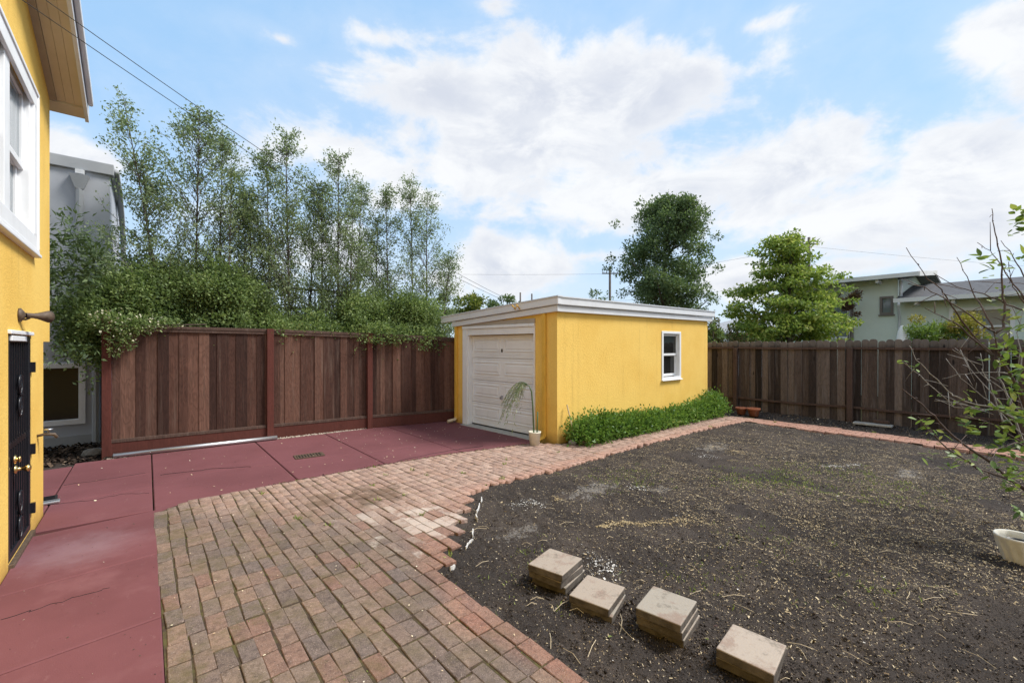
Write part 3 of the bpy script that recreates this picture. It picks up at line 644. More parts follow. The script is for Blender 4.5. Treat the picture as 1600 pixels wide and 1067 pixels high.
# ================================================================== GREY HOUSE
gh = thing('grey_house', 'grey stucco house with parapet and white framed low window', 'house', (-.5, 10.2, 0))
def P1(o): o.matrix_parent_inverse = Matrix.Translation(-gh.location); return o
GY0 = 10.2; GXr = -.49; gp = lambda a, z, d: (a, GY0+d, z)
mb = MB(); wall_holes(mb, gp, [-7, -1.75, -.86, GXr], [-.15, .42, 1.29, 4.58], [(-1.75,-.86,.42,1.29)], .08)
mb.add([(GXr,GY0,-.15),(GXr,13.6,-.15),(GXr,13.6,4.58),(GXr,GY0,4.58)], [(0,1,2,3)])
mb.add([(-7,13.6,-.15),(GXr,13.6,-.15),(GXr,13.6,4.58),(-7,13.6,4.58)], [(0,1,2,3)])
P1(mb.build('wall', M['greywall'], gh))
P1(MB().box(-7, GY0-.05, 4.58, GXr+.05, 13.65, 4.77).build('parapet', M['greytrim'], gh, .01))
P1(MB().tube([(GXr+.07,10.25,4.68),(GXr+.07,11.6,4.66),(GXr+.07,12.6,4.45),(GXr+.07,13.3,4.1),(GXr+.07,13.55,3.2),(GXr+.07,13.6,1.0)], .05, 8).build('drain_pipe', M['greytrim'], gh, smooth=True))
P1(MB().box(-7, GY0-.03, -.15, GXr+.03, GY0-.002, .16).build('plinth', M['greytrim'], gh))
gw = P1(rect_frame(MB(), gp, -1.83, -.79, .345, 1.365, .085, .06, -.03).build('window', M['white'], gh, .005))
MB().add([gp(-1.76,.41,.05),gp(-.85,.41,.05),gp(-.85,1.3,.05),gp(-1.76,1.3,.05)], [(0,1,2,3)]).build('pane', M['glass3'], gw)
dp = P1(MB().tube([(-.86,GY0-.055,4.25),(-.86,GY0-.055,1.95),(-.84,GY0-.055,1.80),(-.68,GY0-.055,1.66),(-.66,GY0-.055,1.55),(-.66,GY0-.055,-.05)], .052, 8).build('downspout', M['greytrim'], gh))
cb = MB(); A = [(-.98,GY0-.13,4.48),(-.74,GY0-.13,4.48),(-.74,GY0-.003,4.48),(-.98,GY0-.003,4.48)]; B = [(-.91,GY0-.10,4.25),(-.81,GY0-.10,4.25),(-.81,GY0-.003,4.25),(-.91,GY0-.003,4.25)]
P1(cb.hexa(B, A).build('collector_box', M['greytrim'], gh)); P1(MB().box(-.91, GY0-.10, 4.50, -.80, GY0-.004, 4.57).build('scupper', M['white'], gh))
# porch of the grey house seen through the leaves
P1(MB().box(GXr+.10, 11.0, 2.3, GXr+.26, 11.1, 3.25).build('porch_post', M['white'], gh)); P1(MB().box(GXr+.37, 11.05, 2.2, GXr+.46, 11.12, 3.15).build('porch_post', M['white'], gh))
dk = thing('deck_railing', 'black deck railing behind the trees beside the grey house', 'railing', (.6, 11.8, 0))
def P2(o): o.matrix_parent_inverse = Matrix.Translation(-dk.location); return o
for z in (2.55, 3.05): P2(MB().box(0, 11.8, z, 4.2, 11.85, z+.06).build('rail', M['black'], dk))
P2(MB().box(0, 11.75, 2.28, 4.2, 12.6, 2.42).build('deck_edge', M['taupe'], dk))
for k in range(27): P2(MB().box(.05+k*.155, 11.815, 2.4, .07+k*.155, 11.835, 3.06).build('baluster', M['black'], dk))
for x in (.02, 2.1, 4.12): P2(MB().box(x, 11.86, -.1, x+.09, 11.95, 3.1).build('post', M['black'], dk))

# ================================================================== LEFT PLANK FENCE
pf = thing('plank_fence', 'dark stained tall plank fence with red posts and kickboards', 'fence', (-.45, 8.74, 0))
def P3(o): o.matrix_parent_inverse = Matrix.Translation(-pf.location); return o
FP = [(-.46,8.73),(1.66,8.605),(3.40,8.455),(5.42,8.065)]; TOP = [1.965,1.945,1.90,1.825]
for i in range(3):
    (x0,y0),(x1,y1) = FP[i], FP[i+1]; L = math.hypot(x1-x0, y1-y0); ux = ((x1-x0)/L, (y1-y0)/L); uy = (-ux[1], ux[0]); O = (x0, y0)
    top = lambda a: TOP[i]+(TOP[i+1]-TOP[i])*a/L
    a = .055; par = 0
    while a < L-.03:
        w = random.choice([.08,.10,.12,.14,.15,.17,.19,.26]) if i == 0 else random.choice([.07,.09,.11,.13,.14,.16,.19])
        b = min(a+w, L-.02)
        if L-.02-b < .05: b = L-.02
        d = (.010 if par else 0)+random.choice([0,.003]); par = 1-par; t = top((a+b)/2)-.05; ov = .012 if par == 0 else 0
        o = MB().lbox(O, ux, uy, a+.001-ov, .03+d, .20, b-.001+ov, .052+d, t).build('plank', M['plank'], pf, .003); P3(o)
        a = b
    P3(MB().lbox(O, ux, uy, .05, .0, .205, L-.05, .03, .255).build('bottom_rail', M['darkrail'], pf, .004))
    P3(MB().lbox(O, ux, uy, .05, .006, .0, L-.05, .028, .203).build('kickboard', M['kick'], pf, .004))
    mb = MB(); q = lambda a, b, z: (O[0]+a*ux[0]+b*uy[0], O[1]+a*ux[1]+b*uy[1], z)
    t0, t1 = TOP[i]-.052, TOP[i+1]-.052
    mb.hexa([q(.05,.005,t0),q(L-.05,.005,t1),q(L-.05,.085,t1),q(.05,.085,t0)], [q(.05,.005,t0+.05),q(L-.05,.005,t1+.05),q(L-.05,.085,t1+.05),q(.05,.085,t0+.05)])
    P3(mb.build('cap_board', M['darkrail'], pf, .004))
    mb = MB(); t0 -= .045; t1 -= .045
    mb.hexa([q(.05,.012,t0),q(L-.05,.012,t1),q(L-.05,.03,t1),q(.05,.03,t0)], [q(.05,.012,t0+.043),q(L-.05,.012,t1+.043),q(L-.05,.03,t1+.043),q(.05,.03,t0+.043)])
    P3(mb.build('top_rail', M['darkrail'], pf, .003))
for i, (x, y) in enumerate(FP[:3]):
    P3(MB().box(x-.05, y-.03, -.1, x+.055, y+.075, TOP[i]+(.11 if i == 0 else 0)).build('post', M['redpost'], pf, .005))
# ================================================================== BACK PICKET FENCE
bf = thing('picket_fence', 'weathered dark picket fence with rounded tops behind the garden', 'fence', (11.7, 4.9, 0))
def P4(o): o.matrix_parent_inverse = Matrix.Translation(-bf.location); return o
BX = lambda y: 11.74-.03*(y-2)
y = 5.6; pk = 0
while y > -5.2:
    w = random.uniform(.125, .150); h = 1.76+random.uniform(-.025, .02)+(.0 if y > 3.4 else .01); x = BX(y); tl = random.gauss(0, .004)
    e = .028
    prof = [(0,-.05),(w,-.05),(w,h-e*1.8),(w-e*.35,h-e*.8),(w-e*1.2,h-.004),(w/2,h),(e*1.2,h-.004),(e*.35,h-e*.8),(0,h-e*1.8)]
    n_ = len(prof); pk = 1-pk; d0 = .020*pk; vs = [(x+d0, y-a+tl*z, z) for a, z in prof]+[(x+d0+.019, y-a+tl*z, z) for a, z in prof]
    fs = [tuple(range(n_)), tuple(range(n_, 2*n_))[::-1]]+[(i,n_+i,n_+(i+1)%n_,(i+1)%n_) for i in range(n_)]
    P4(MB().add(vs, fs).build('picket', M['picket'], bf)); y -= w+random.choice([-.004,-.003,-.002,.001,.0035])
posts_y = [7.1, 4.83, 2.47, .05, -2.4, -4.8]
for a, b in zip(posts_y, posts_y[1:]):
    for z in (.295, 1.575):
        sag = -.02 if z < 1 else -.012; mb = MB()
        pts = [(b+(a-b)*k/4) for k in range(5)]
        for k in range(4):
            y0, y1 = pts[k]+(.05 if k == 0 else 0), pts[k+1]-(.05 if k == 3 else 0); z0, z1 = z+sag*math.sin(math.pi*k/4), z+sag*math.sin(math.pi*(k+1)/4)
            xa, xb = BX(y0)-.043, BX(y1)-.043
            mb.hexa([(xa,y0,z0),(xa+.042,y0,z0),(xb+.042,y1,z1),(xb,y1,z1)], [(xa,y0,z0+.045),(xa+.042,y0,z0+.045),(xb+.042,y1,z1+.045),(xb,y1,z1+.045)])
        P4(mb.build('rail', M['brownpost'], bf))
for y in posts_y[:]:
    P4(MB().box(BX(y)-.10, y-.05, -.1, BX(y)-.002, y+.05, 1.60+random.uniform(-.02,.02)).build('post', M['brownpost'], bf, .005))

# ================================================================== GARAGE
ga = thing('garage', 'small flat roofed yellow garage with white panelled door', 'garage', (5.31, 5.12, 0))
def P5(o): o.matrix_parent_inverse = Matrix.Translation(-ga.location); return o
A0 = Vector((5.31,5.12)); B0 = Vector((5.125,7.98)); C0 = Vector((10.74,5.15))
LF = (B0-A0).length; uf = (B0-A0)/LF; nf = Vector((-uf.y, uf.x))          # nf points out of the front (towards -X)
LS = (C0-A0).length; us = (C0-A0)/LS; ns = Vector((us.y, -us.x))          # ns points out of the side (towards -Y)
fp = lambda a, z, d: (A0.x+uf.x*a-nf.x*d, A0.y+uf.y*a-nf.y*d, z)
sp = lambda a, z, d: (A0.x+us.x*a-ns.x*d, A0.y+us.y*a-ns.y*d, z)
DY0, DY1, DH = .52, 2.44, 1.865
mb = MB(); wall_holes(mb, fp, [0, DY0, DY1, LF], [-.1, 0, DH, 2.14], [(DY0,DY1,0,DH)], .14)
mb.add([fp(0,2.14,0),fp(LF,2.14,0),fp(LF,2.19,0),fp(0,2.36,0)], [(0,1,2,3)])
wall_holes(mb, sp, [0, 3.30, 4.09, LS], [-.1, .915, 1.955, 2.3], [(3.30,4.09,.915,1.955)], .12)
D0 = C0+uf*LF
mb.add([(C0.x,C0.y,-.1),(D0.x,D0.y,-.1),(D0.x,D0.y,2.3),(C0.x,C0.y,2.3)], [(0,1,2,3)]); mb.add([(B0.x,B0.y,-.1),(D0.x,D0.y,-.1),(D0.x,D0.y,2.2),(B0.x,B0.y,2.2)], [(0,1,2,3)])
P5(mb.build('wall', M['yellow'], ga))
# roof edge: fascia board, metal edge above it, roof sheet
def zroof(a): return -.165*a/LF
def edge_front(z0, z1, o0, o1, al, ar): 
    m_ = MB(); f = lambda a, d, z: fp(a, z+zroof(a), -d)
    return m_.hexa([f(ar,o1,z0),f(ar,o0,z0),f(al,o0,z0),f(al,o1,z0)], [f(ar,o1,z1),f(ar,o0,z1),f(al,o0,z1),f(al,o1,z1)])
def edge_side(z0, z1, o0, o1, a0, a1, k=0):
    m_ = MB(); f = lambda a, d, z: sp(a, z+k*a, -d)
    return m_.hexa([f(a0,o1,z0),f(a1,o1,z0),f(a1,o0,z0),f(a0,o0,z0)], [f(a0,o1,z1),f(a1,o1,z1),f(a1,o0,z1),f(a0,o0,z1)])
P5(edge_front(2.225, 2.325, .004, .06, LF+.06, -.06).build('fascia', M['trim'], ga, .004))
P5(edge_side(2.225, 2.325, .004, .058, -.058, LS+.15, .006).build('fascia', M['trim'], ga, .004))
P5(edge_front(2.335, 2.47, .0, .095, LF+.44, -.095).build('roof_edge', M['trim'], ga, .012))
P5(edge_side(2.335, 2.47, .0, .093, -.093, LS+.22, .006).build('roof_edge', M['trim'], ga, .012))
P5(edge_front(2.462, 2.482, -.02, .11, LF+.46, -.11).build('drip_cap', M['gutter'], ga)); P5(edge_side(2.462, 2.482, -.02, .108, -.108, LS+.24, .006).build('drip_cap', M['gutter'], ga))
z4 = [2.44, 2.44+.006*LS, 2.27+.006*LS, 2.275]
rp = [sp(-.0,z4[0],.0), sp(LS,z4[1],.0), (D0.x,D0.y,z4[2]), (B0.x,B0.y,z4[3])]
P5(MB().hexa([(x,y,z-.05) for x,y,z in rp], rp).build('roof', M['roofgrey'], ga))
# door casing
mb = MB(); rr = lambda a0, a1, z0, z1, d0, d1: mb.add([fp(a0,z0,d0),fp(a1,z0,d0),fp(a1,z1,d0),fp(a0,z1,d0),fp(a0,z0,d1),fp(a1,z0,d1),fp(a1,z1,d1),fp(a0,z1,d1)], [(0,1,2,3),(7,6,5,4),(4,5,1,0),(5,6,2,1),(6,7,3,2),(7,4,0,3)])
rr(DY1-.002, DY1+.15, 0, DH+.16, -.03, .0); rr(DY0-.02, DY0+.002, 0, DH+.16, -.03, .0); rr(DY0+.004, DY1-.004, DH-.0, DH+.125, -.022, .0)
P5(mb.build('door_casing', M['white'], ga, .004))
mb = MB(); rr(DY0-.02, DY1+.15, DH+.127, DH+.185, -.045, -.001); P5(mb.build('drip_moulding', M['white'], ga, .008))
mb = MB(); rr(DY0-.02, DY1+.15, DH+.19, DH+.27, -.026, -.001); P5(mb.build('header_board', M['frieze'], ga, .004))
for (q0, q1) in ((DY1-.03, DY1), (DY0, DY0+.03)):
    mb = MB(); rr(q0, q1, 0.0, DH, .0, .13); P5(mb.build('door_jamb', M['white'], ga))
gd = P5(bpy.data.objects.new('garage_door', None)); COL.objects.link(gd); gd.parent = ga; gd.matrix_parent_inverse = Matrix.Translation(-ga.location)
NS = 4; SH = (DH-.035)/NS
for k in range(NS):
    z0 = .03+k*SH; z1 = z0+SH-.006; mb = MB(); rr(DY0+.032, DY1-.032, z0, z1, .095, .12)
    W2 = (DY1-DY0-.064)/2
    for c in range(2):
        a0 = DY0+.032+c*W2+.07; a1 = a0+W2-.14; p0, p1 = z0+.13, z1-.075
        # raised moulding round a bevelled field
        for (q0,q1,r0,r1) in ((a0,a1,p0,p0+.02),(a0,a1,p1-.02,p1),(a0,a0+.02,p0+.02,p1-.02),(a1-.02,a1,p0+.02,p1-.02)): rr(q0,q1,r0,r1,.080,.095)
        b0, b1, e0, e1 = a0+.03, a1-.03, p0+.03, p1-.03
        mb.add([fp(b0,e0,.0948),fp(b1,e0,.0948),fp(b1,e1,.0948),fp(b0,e1,.0948),fp(b0+.03,e0+.03,.083),fp(b1-.03,e0+.03,.083),fp(b1-.03,e1-.03,.083),fp(b0+.03,e1-.03,.083)],
               [(0,1,5,4),(1,2,6,5),(2,3,7,6),(3,0,4,7),(4,5,6,7)])
    for zz in (z0+.012, z0+.045, z0+.078, z1-.03): rr(DY0+.034, DY1-.034, zz, zz+.012, .088, .095)
    mb.build('door_section', M['white'], gd, .003)
mb = MB(); rr(DY0+.03, DY1-.03, .004, .03, .092, .118); mb.build('bottom_seal', M['black'], gd)
ac = (DY0+DY1)/2
mb = MB(); rr(ac-.018, ac+.018, 1.52, 1.585, .082, .094); mb.build('lock_plate', M['black'], gd, .003)
mb = MB(); rr(ac-.03, ac-.012, .60, .68, .055, .094); rr(ac+.012, ac+.03, .60, .66, .06, .094); rr(ac-.03, ac+.03, .625, .64, .05, .062); mb.build('door_handle', M['steel'], gd, .004)
mb = MB(); rr(DY0-.05, DY1+.1, -.05, .006, -.14, .16); P5(mb.build('door_sill', M['concrete'], ga, .01))
# downspouts
for a, sgn in ((.27, -1), (LF-.055, 1)):
    pr = [(fp(a+dx, 0, d)) for dx, d in ((-.035,-.004),(.035,-.004),(.035,-.055),(-.035,-.055))]
    ds = P5(MB().prism([(p[0],p[1]) for p in pr][::-1], .07, 2.22+zroof(a)).build('downspout', M['yellowtrim'], ga, .006))
    mb = MB(); t_ = [fp(a, .11, -.03), fp(a, .06, -.05), fp(a+.02*sgn, .035, -.24)]
    mb.tube(t_, .04, 4); mb.build('outlet_elbow', M['yellowtrim'] if sgn < 0 else M['stick'], ds, .004)
# side window
gw2 = P5(rect_frame(MB(), sp, 3.285, 4.105, .90, 1.97, .055, .02, -.016).build('window', M['white'], ga, .004))
rect_frame(MB(), sp, 3.342, 4.05, 1.43, 1.912, .045, .05, .08).build('upper_sash', M['white'], gw2, .003)
rect_frame(MB(), sp, 3.342, 4.05, .965, 1.47, .055, .085, .115).build('lower_sash', M['white'], gw2, .003)
MB().add([sp(3.38,1.47,.065),sp(4.01,1.47,.065),sp(4.01,1.87,.065),sp(3.38,1.87,.065)], [(0,1,2,3)]).build('pane', M['glass'], gw2)
MB().add([sp(3.39,1.01,.10),sp(4.0,1.01,.10),sp(4.0,1.42,.10),sp(3.39,1.42,.10)], [(0,1,2,3)]).build('pane', M['glass'], gw2)
mb = MB(); mb.hexa([sp(3.27,.878,-.05),sp(4.12,.878,-.05),sp(4.12,.878,.05),sp(3.27,.878,.05)], [sp(3.27,.898,-.045),sp(4.12,.898,-.045),sp(4.12,.898,.05),sp(3.27,.898,.05)]); mb.build('sill', M['white'], gw2, .003)
mb = MB(); rect_frame(mb, sp, 3.343, 4.049, .918, 1.952, .012, -.012, .118); mb.build('window_lining', M['white'], gw2)
# cable bracket on the roof edge
br = thing('cable_clamp', 'yellow cable clamps on the garage roof edge above the door', 'cable clamp', fp(.85, 2.36, -.10))
for dx in (-.06, .06):
    MB().tube([(dx*0-.0,dx,-.05),(-.05,dx,.0),(-.07,dx+.02,.03)], .012, 6).build('hook', M['yellowtrim'], br, smooth=True)
MB().tube([(-.06,-.08,.01),(-.065,0,-.03),(-.06,.08,.01)], .010, 6).build('tie', M['yellowtrim'], br, smooth=True)

# ================================================================== PALE GREEN HOUSE BEYOND THE FENCE
mh = thing('green_house', 'pale green stucco house with grey roofs beyond the picket fence', 'house', (20, 2.9, 0))
def P6(o): o.matrix_parent_inverse = Matrix.Translation(-mh.location); return o
X0 = 20.0; mp = lambda a, z, d: (X0+d, a, z)
mb = MB(); wall_holes(mb, mp, [2.885, 3.03, 3.34, 4.18, 4.62, 6.6], [-.2, 1.2, 2.78, 3.36, 4.0], [(3.03,3.34,2.78,3.36)], .06)
wall_holes(mb, mp, [-9, .3, 1.55, 2.883], [-.2, 1.75, 2.78, 3.25], [(.3,1.55,1.75,2.78)], .06)
mb.add([(X0,2.885,-.2),(X0+7,2.885,-.2),(X0+7,2.885,4.6),(X0+3.5,2.885,4.40),(X0,2.885,3.93)], [(0,1,2,3,4)])
P6(mb.build('wall', M['mint'], mh))
def roofslab(pts, th, m_, nm): return P6(MB().hexa([(x,y,z-th) for x,y,z in pts], pts).build(nm, m_, mh))
roofslab([(X0-.75,7.6,4.06),(X0-.75,2.30,4.06),(X0+3.6,2.30,4.55),(X0+3.6,7.6,4.55)], .10, M['shingle'], 'roof')
roofslab([(X0+3.6,7.6,4.55),(X0+3.6,2.30,4.55),(X0+8,2.30,3.95),(X0+8,7.6,3.95)], .10, M['shingle'], 'roof')
P6(MB().box(X0-.80, 2.26, 3.93, X0-.755, 7.6, 4.07).build('fascia', M['minttrim'], mh))
P6(MB().hexa([(X0-.75,2.24,3.92),(X0+3.6,2.24,4.41),(X0+3.6,2.295,4.41),(X0-.75,2.295,3.92)], [(X0-.75,2.24,4.08),(X0+3.6,2.24,4.57),(X0+3.6,2.295,4.57),(X0-.75,2.295,4.08)]).build('barge_board', M['minttrim'], mh))
roofslab([(X0-.70,2.86,3.22),(X0-.70,-9,3.22),(X0+3.0,-9,4.02),(X0+3.0,2.86,4.02)], .09, M['shingle'], 'roof')
P6(MB().box(X0-.75, -9, 3.10, X0-.705, 2.90, 3.235).build('gutter', M['minttrim'], mh))
for k in range(4): P6(MB().box(X0-.68, 3.3+k*.95, 3.82, X0-.005, 3.38+k*.95, 3.93).build('rafter_tail', M['minttrim'], mh))
for k in range(9): P6(MB().box(X0-.63, 2.3-k*.85, 2.99, X0-.005, 2.38-k*.85, 3.12).build('rafter_tail', M['minttrim'], mh))
P6(MB().tube([(X0-.72,2.75,3.10),(X0-.68,2.78,3.0),(X0-.10,2.83,2.6),(X0-.06,2.84,2.4),(X0-.06,2.84,0)], .04, 8).build('downspout', M['gutter'], mh, smooth=True))
P6(MB().tube([(X0-.06,2.80,3.9),(X0-.06,2.80,3.25)], .045, 8).build('downspout', M['gutter'], mh, smooth=True))
w1 = P6(rect_frame(MB(), mp, 3.0, 3.37, 2.75, 3.39, .07, .02, -.04).build('window', M['taupe'], mh)); MB().box(X0-.06, 2.96, 2.70, X0-.002, 3.41, 2.745).build('sill', M['taupe'], w1)
MB().add([mp(3.05,2.8,.04),mp(3.32,2.8,.04),mp(3.32,3.34,.04),mp(3.05,3.34,.04)], [(0,1,2,3)]).build('pane', M['glass2'], w1)
w2 = P6(rect_frame(MB(), mp, .22, 1.63, 1.68, 2.86, .10, .02, -.05).build('window', M['white'], mh))
MB().box(X0-.03, .3, 2.22, X0+.02, 1.55, 2.28).build('mullion', M['white'], w2); MB().box(X0-.03, .88, 1.75, X0+.02, .95, 2.218).build('mullion', M['white'], w2)
MB().add([mp(.3,1.74,.04),mp(1.55,1.74,.04),mp(1.55,2.8,.04),mp(.3,2.8,.04)], [(0,1,2,3)]).build('pane', M['glass2'], w2)
w3 = P6(rect_frame(MB(), mp, 4.22, 4.9, 1.9, 3.3, .09, -.002, -.05).build('window', M['white'], mh)); MB().box(X0-.05, 4.12, 1.85, X0-.003, 4.215, 3.4).build('side_trim', M['taupe'], w3)
MB().add([mp(4.28,1.96,-.01),mp(4.82,1.96,-.01),mp(4.82,3.25,-.01),mp(4.28,3.25,-.01)], [(0,1,2,3)]).build('pane', M['glass2'], w3)
# roof of another house far off, and a white shed wall
fh = thing('far_house', 'low grey roof of a far house right of the garage', 'house', (27, 10.2, 0))
MB().box(-.0, -2.4, -.2, 6, 4, 2.3).build('wall', M['white'], fh)
MB().hexa([(-.5,-2.9,2.3),(6.5,-2.9,2.3),(6.5,4.4,2.3),(-.5,4.4,2.3)], [(-.5,-2.9,2.42),(3,-.5,3.5),(3,2,3.5),(-.5,4.4,2.42)]).build('roof', M['roofgrey'], fh)
# folded parasol next door
pa = thing('garden_parasol', 'folded white garden parasol beside the pale green house', 'parasol', (17.4, 2.42, 0))
MB().tube([(0,0,-.1),(0,0,2.25)], .025, 8).build('pole', M['white'], pa); 
MB().lathe([(.03,2.25),(.09,2.1),(.16,1.7),(.24,1.2),(.22,1.18),(.03,1.2)], 14, wob=lambda t, z: .12*math.sin(7*t)).build('folded_canopy', M['white'], pa, smooth=True)

# ================================================================== UTILITY POLES AND WIRES
def upole(x, y, h, arm, label):
    t = thing('utility_pole', label, 'utility pole', (x, y, 0), 'utility poles beyond the gardens')
    MB().tube([(0,0,-.2),(0,0,h)], [.16,.12], 8).build('shaft', M['pole'], t, smooth=True)
    if arm:
        a = RT*arm
        MB().lbox((0,0), (RT.x,RT.y), (FW.x,FW.y), -arm, -.19, h-.75, arm, -.125, h-.63).build('crossarm', M['pole'], t)
        for k in (-.9, -.45, .45, .9): MB().tube([(a.x*k-FW.x*.16,a.y*k-FW.y*.16,h-.63),(a.x*k-FW.x*.16,a.y*k-FW.y*.16,h-.45)], .05, 6).build('insulator', M['greytrim'], t)
    return t
def at(u, d): k = (u-800)/FOC*d; return (FW.x*d+RT.x*k, FW.y*d+RT.y*k)
def zz(v, d): return EYE-(v-540)/FOC*d
pxy = [(953,48,418,.9,'wooden utility pole with crossarm left of the dark oak tree'), (1264,42,371,.8,'wooden utility pole rising behind the leafy maple tree'),
       (813,70,457,0,'thin far pole above the garage roof, left of its twin'), (831,70,459,0,'thin far pole above the garage roof, nearer the dark oak')]
for (u, d, v, arm, lb) in pxy: upole(*at(u, d), zz(v, d), arm, lb)
def wire(p, q, sag, r_, label, group=None):
    pts = [Vector(p).lerp(Vector(q), t)-Vector((0,0,sag*4*t*(1-t))) for t in np.linspace(0, 1, 24)]
    o = MB().tube(pts, r_, 5).build('overhead_wire', M['wire']); return tag(o, label, 'wire', group)
wire((HX+.02, 4.02, 3.99), fp(.80, 2.40, -.15), .16, .0028, 'upper of two black cables running from the yellow house to the garage roof')
wire((HX+.06, 4.10, 3.90), fp(.92, 2.40, -.15), .16, .0028, 'lower of two black cables running from the yellow house to the garage roof')
far = [((340,60,415),(953,48,428)), ((953,48,428),(1264,42,381)), ((953,48,470),(1264,42,430)), ((1264,42,385),(1900,55,430)), ((1264,42,430),(1900,55,452))]
fl = ['high thin wire left of the crossarm pole','thin wire from the crossarm pole to the pole behind the maple','low thin wire between the dark oak and the maple','upper thin wire right of the pole behind the maple','lower thin wire right of the pole behind the maple']
for (a, b), lb in zip(far, fl): wire((*at(a[0],a[1]), zz(a[2],a[1])), (*at(b[0],b[1]), zz(b[2],b[1])), .5, .010, lb)

# ================================================================== TREES
def blob_leaves(name, blobs, n, L, W_, m_, parent, hollow=.35, up=.25, drop=None):
    """leaves through clumps: blobs = (x,y,z,rx,ry,rz)"""
    B = np.array(blobs); vol = (B[:,3]*B[:,4]*B[:,5])**.8; k = RNG.choice(len(B), n, p=vol/vol.sum())
    u = unit(RNG.normal(size=(n,3))); r_ = (hollow**3+(1-hollow**3)*RNG.random(n))**(1/3)
    r_ = r_*(1+.22*(fbm(u[:,0]*3+k*3.1+9, u[:,1]*3+u[:,2]*2+9, 3)-.5)*2)
    P = B[k,:3]+u*r_[:,None]*B[k,3:]+RNG.normal(size=(n,3))*(B[k,3:]*.24)
    if drop is not None: keep = drop(P); P = P[keep]; u = u[keep]
    D = u*.7+RNG.normal(size=P.shape)*.6+np.array([0,0,up])
    Ls = L*RNG.uniform(.65, 1.25, len(P)); return leaves(name, P, D, Ls, Ls*W_, m_, parent)
def wispy(label, stems, crown, nleaf, seed, base):
    """tall airy tree: slim stems, rising side shoots, small leaves along the shoots"""
    rr = random.Random(seed); t = thing('pittosporum_tree', label, 'tree', (base[0], base[1], 0), 'tall airy trees behind the plank fence')
    tr = MB(); tw = MB(); P, D = [], []
    for (bx_, by, tx, ty, h, rad, z0, dens) in stems:
        b = Vector((bx_-base[0], by-base[1], -.1)); tp = Vector((tx-base[0], ty-base[1], h))
        mid_ = b.lerp(tp, .5)+Vector((rr.uniform(-.08,.08), rr.uniform(-.08,.08), 0)); mid_.x = mid_.x*.8+b.x*.2
        f = lambda s: (b*(1-s)*(1-s)+mid_*2*s*(1-s)+tp*s*s)
        tr.tube([f(s) for s in np.linspace(0, 1, 12)], [max(.004, .030*(1-s)+.004) for s in np.linspace(0,1,12)], 6)
        zt = h; H_ = 1.9+.4*rr.random(); Rm = rad*1.75; ns_ = int(150*dens)
        for i in range(ns_):
            z = 1.7+(zt-1.75)*(rr.random()**.95); R_ = Rm*min(1, max(0, (zt-z)/H_))**.85+.03
            rad_ = R_*math.sqrt(rr.random())*rr.uniform(.6,1.15); az = rr.uniform(0, 6.28)
            if math.sin(az*2+z*5+tx*7)+math.sin(z*9+az) < -1.0: continue
            s_ = max(.02, (z-rad_*1.25+.1)/(h+.1)); p = f(min(s_, 1)); s2 = f(min(1, (z+.1)/(h+.1)))
            e = Vector((s2.x+rad_*math.cos(az), s2.y+rad_*math.sin(az)*.75, z))
            if e.z < p.z+.02: p = f(max(0, s_-.03))
            m1 = p.lerp(e, .5)+Vector((rr.gauss(0,.03), rr.gauss(0,.03), rr.uniform(-.02,.06)))
            d = ((e-m1).normalized()+Vector((rr.gauss(0,.35), rr.gauss(0,.35), rr.uniform(-.25,.5)))).normalized(); ln = rr.uniform(.14,.34)*(1 if z < zt-.5 else .7); q3 = e+d*ln
            tw.tube([p, m1, e, q3], [.006,.0045,.003,.0015], 3, False)
            for k in range(int(nleaf*rr.uniform(.35,1.3)*(1.35 if z < 3.0 else 1))):
                u_ = rr.random(); c = e.lerp(q3, u_*1.6-.5) if u_ > .2 else m1.lerp(e, rr.random())
                P.append((c.x+rr.gauss(0,.055), c.y+rr.gauss(0,.055), c.z+rr.gauss(0,.05))); D.append((d.x+rr.gauss(0,.8), d.y+rr.gauss(0,.8), d.z+rr.gauss(0,.8)))
    tr.build('trunk', M['bark'], t, smooth=True); tw.build('twigs', M['bark'], t, kind='stuff')
    Ls = RNG.uniform(.032, .060, len(P)); leaves('crown', P, D, Ls, Ls*.55, M['pitto'], t); return t
def st(u, v_top, ut, y=9.55, rad=.5, z0=.3, dens=1, yt=None):
    yt = yt or y
    def onY(Y, uu): k = (uu-800)/FOC; return (k*Y*FW.y-Y*RT.y)/(RT.x-k*FW.x)
    x, xt = onY(y, u), onY(yt, ut); d = xt*FW.x+yt*FW.y
    return (x, y, xt, yt, EYE+(540-v_top)/FOC*d, rad, z0, dens)
wispy('tallest airy pittosporum with one stem leaning left, beside the grey house', [st(305,172,312,9.6,.72,.30,1.5), st(285,150,192,9.5,.42,.38,.6), st(335,205,348,9.8,.5,.3,.9), st(255,250,222,9.7,.5,.3,.8), st(370,300,385,9.9,.45,.3,.8), st(350,260,362,9.4,.4,.3,.6)], 1, 62, 3, (.3,9.6))
wispy('airy pittosporum with two slim stems, second from the grey house', [st(425,235,416,9.6,.42,.3,1.0), st(458,203,447,9.5,.42,.28,1.2), st(475,290,492,9.8,.42,.3,.8), st(400,320,388,9.8,.42,.3,.8)], 1, 62, 5, (1.9,9.6))
wispy('slim pittosporum with a pointed top, second from the garage', [st(508,285,503,9.6,.42,.25,.9), st(532,232,530,9.5,.44,.25,1.3), st(556,290,565,9.8,.45,.25,.9), st(545,330,552,9.3,.4,.3,.6), st(585,340,590,9.7,.4,.3,.7)], 1, 60, 8, (3.0,9.6))
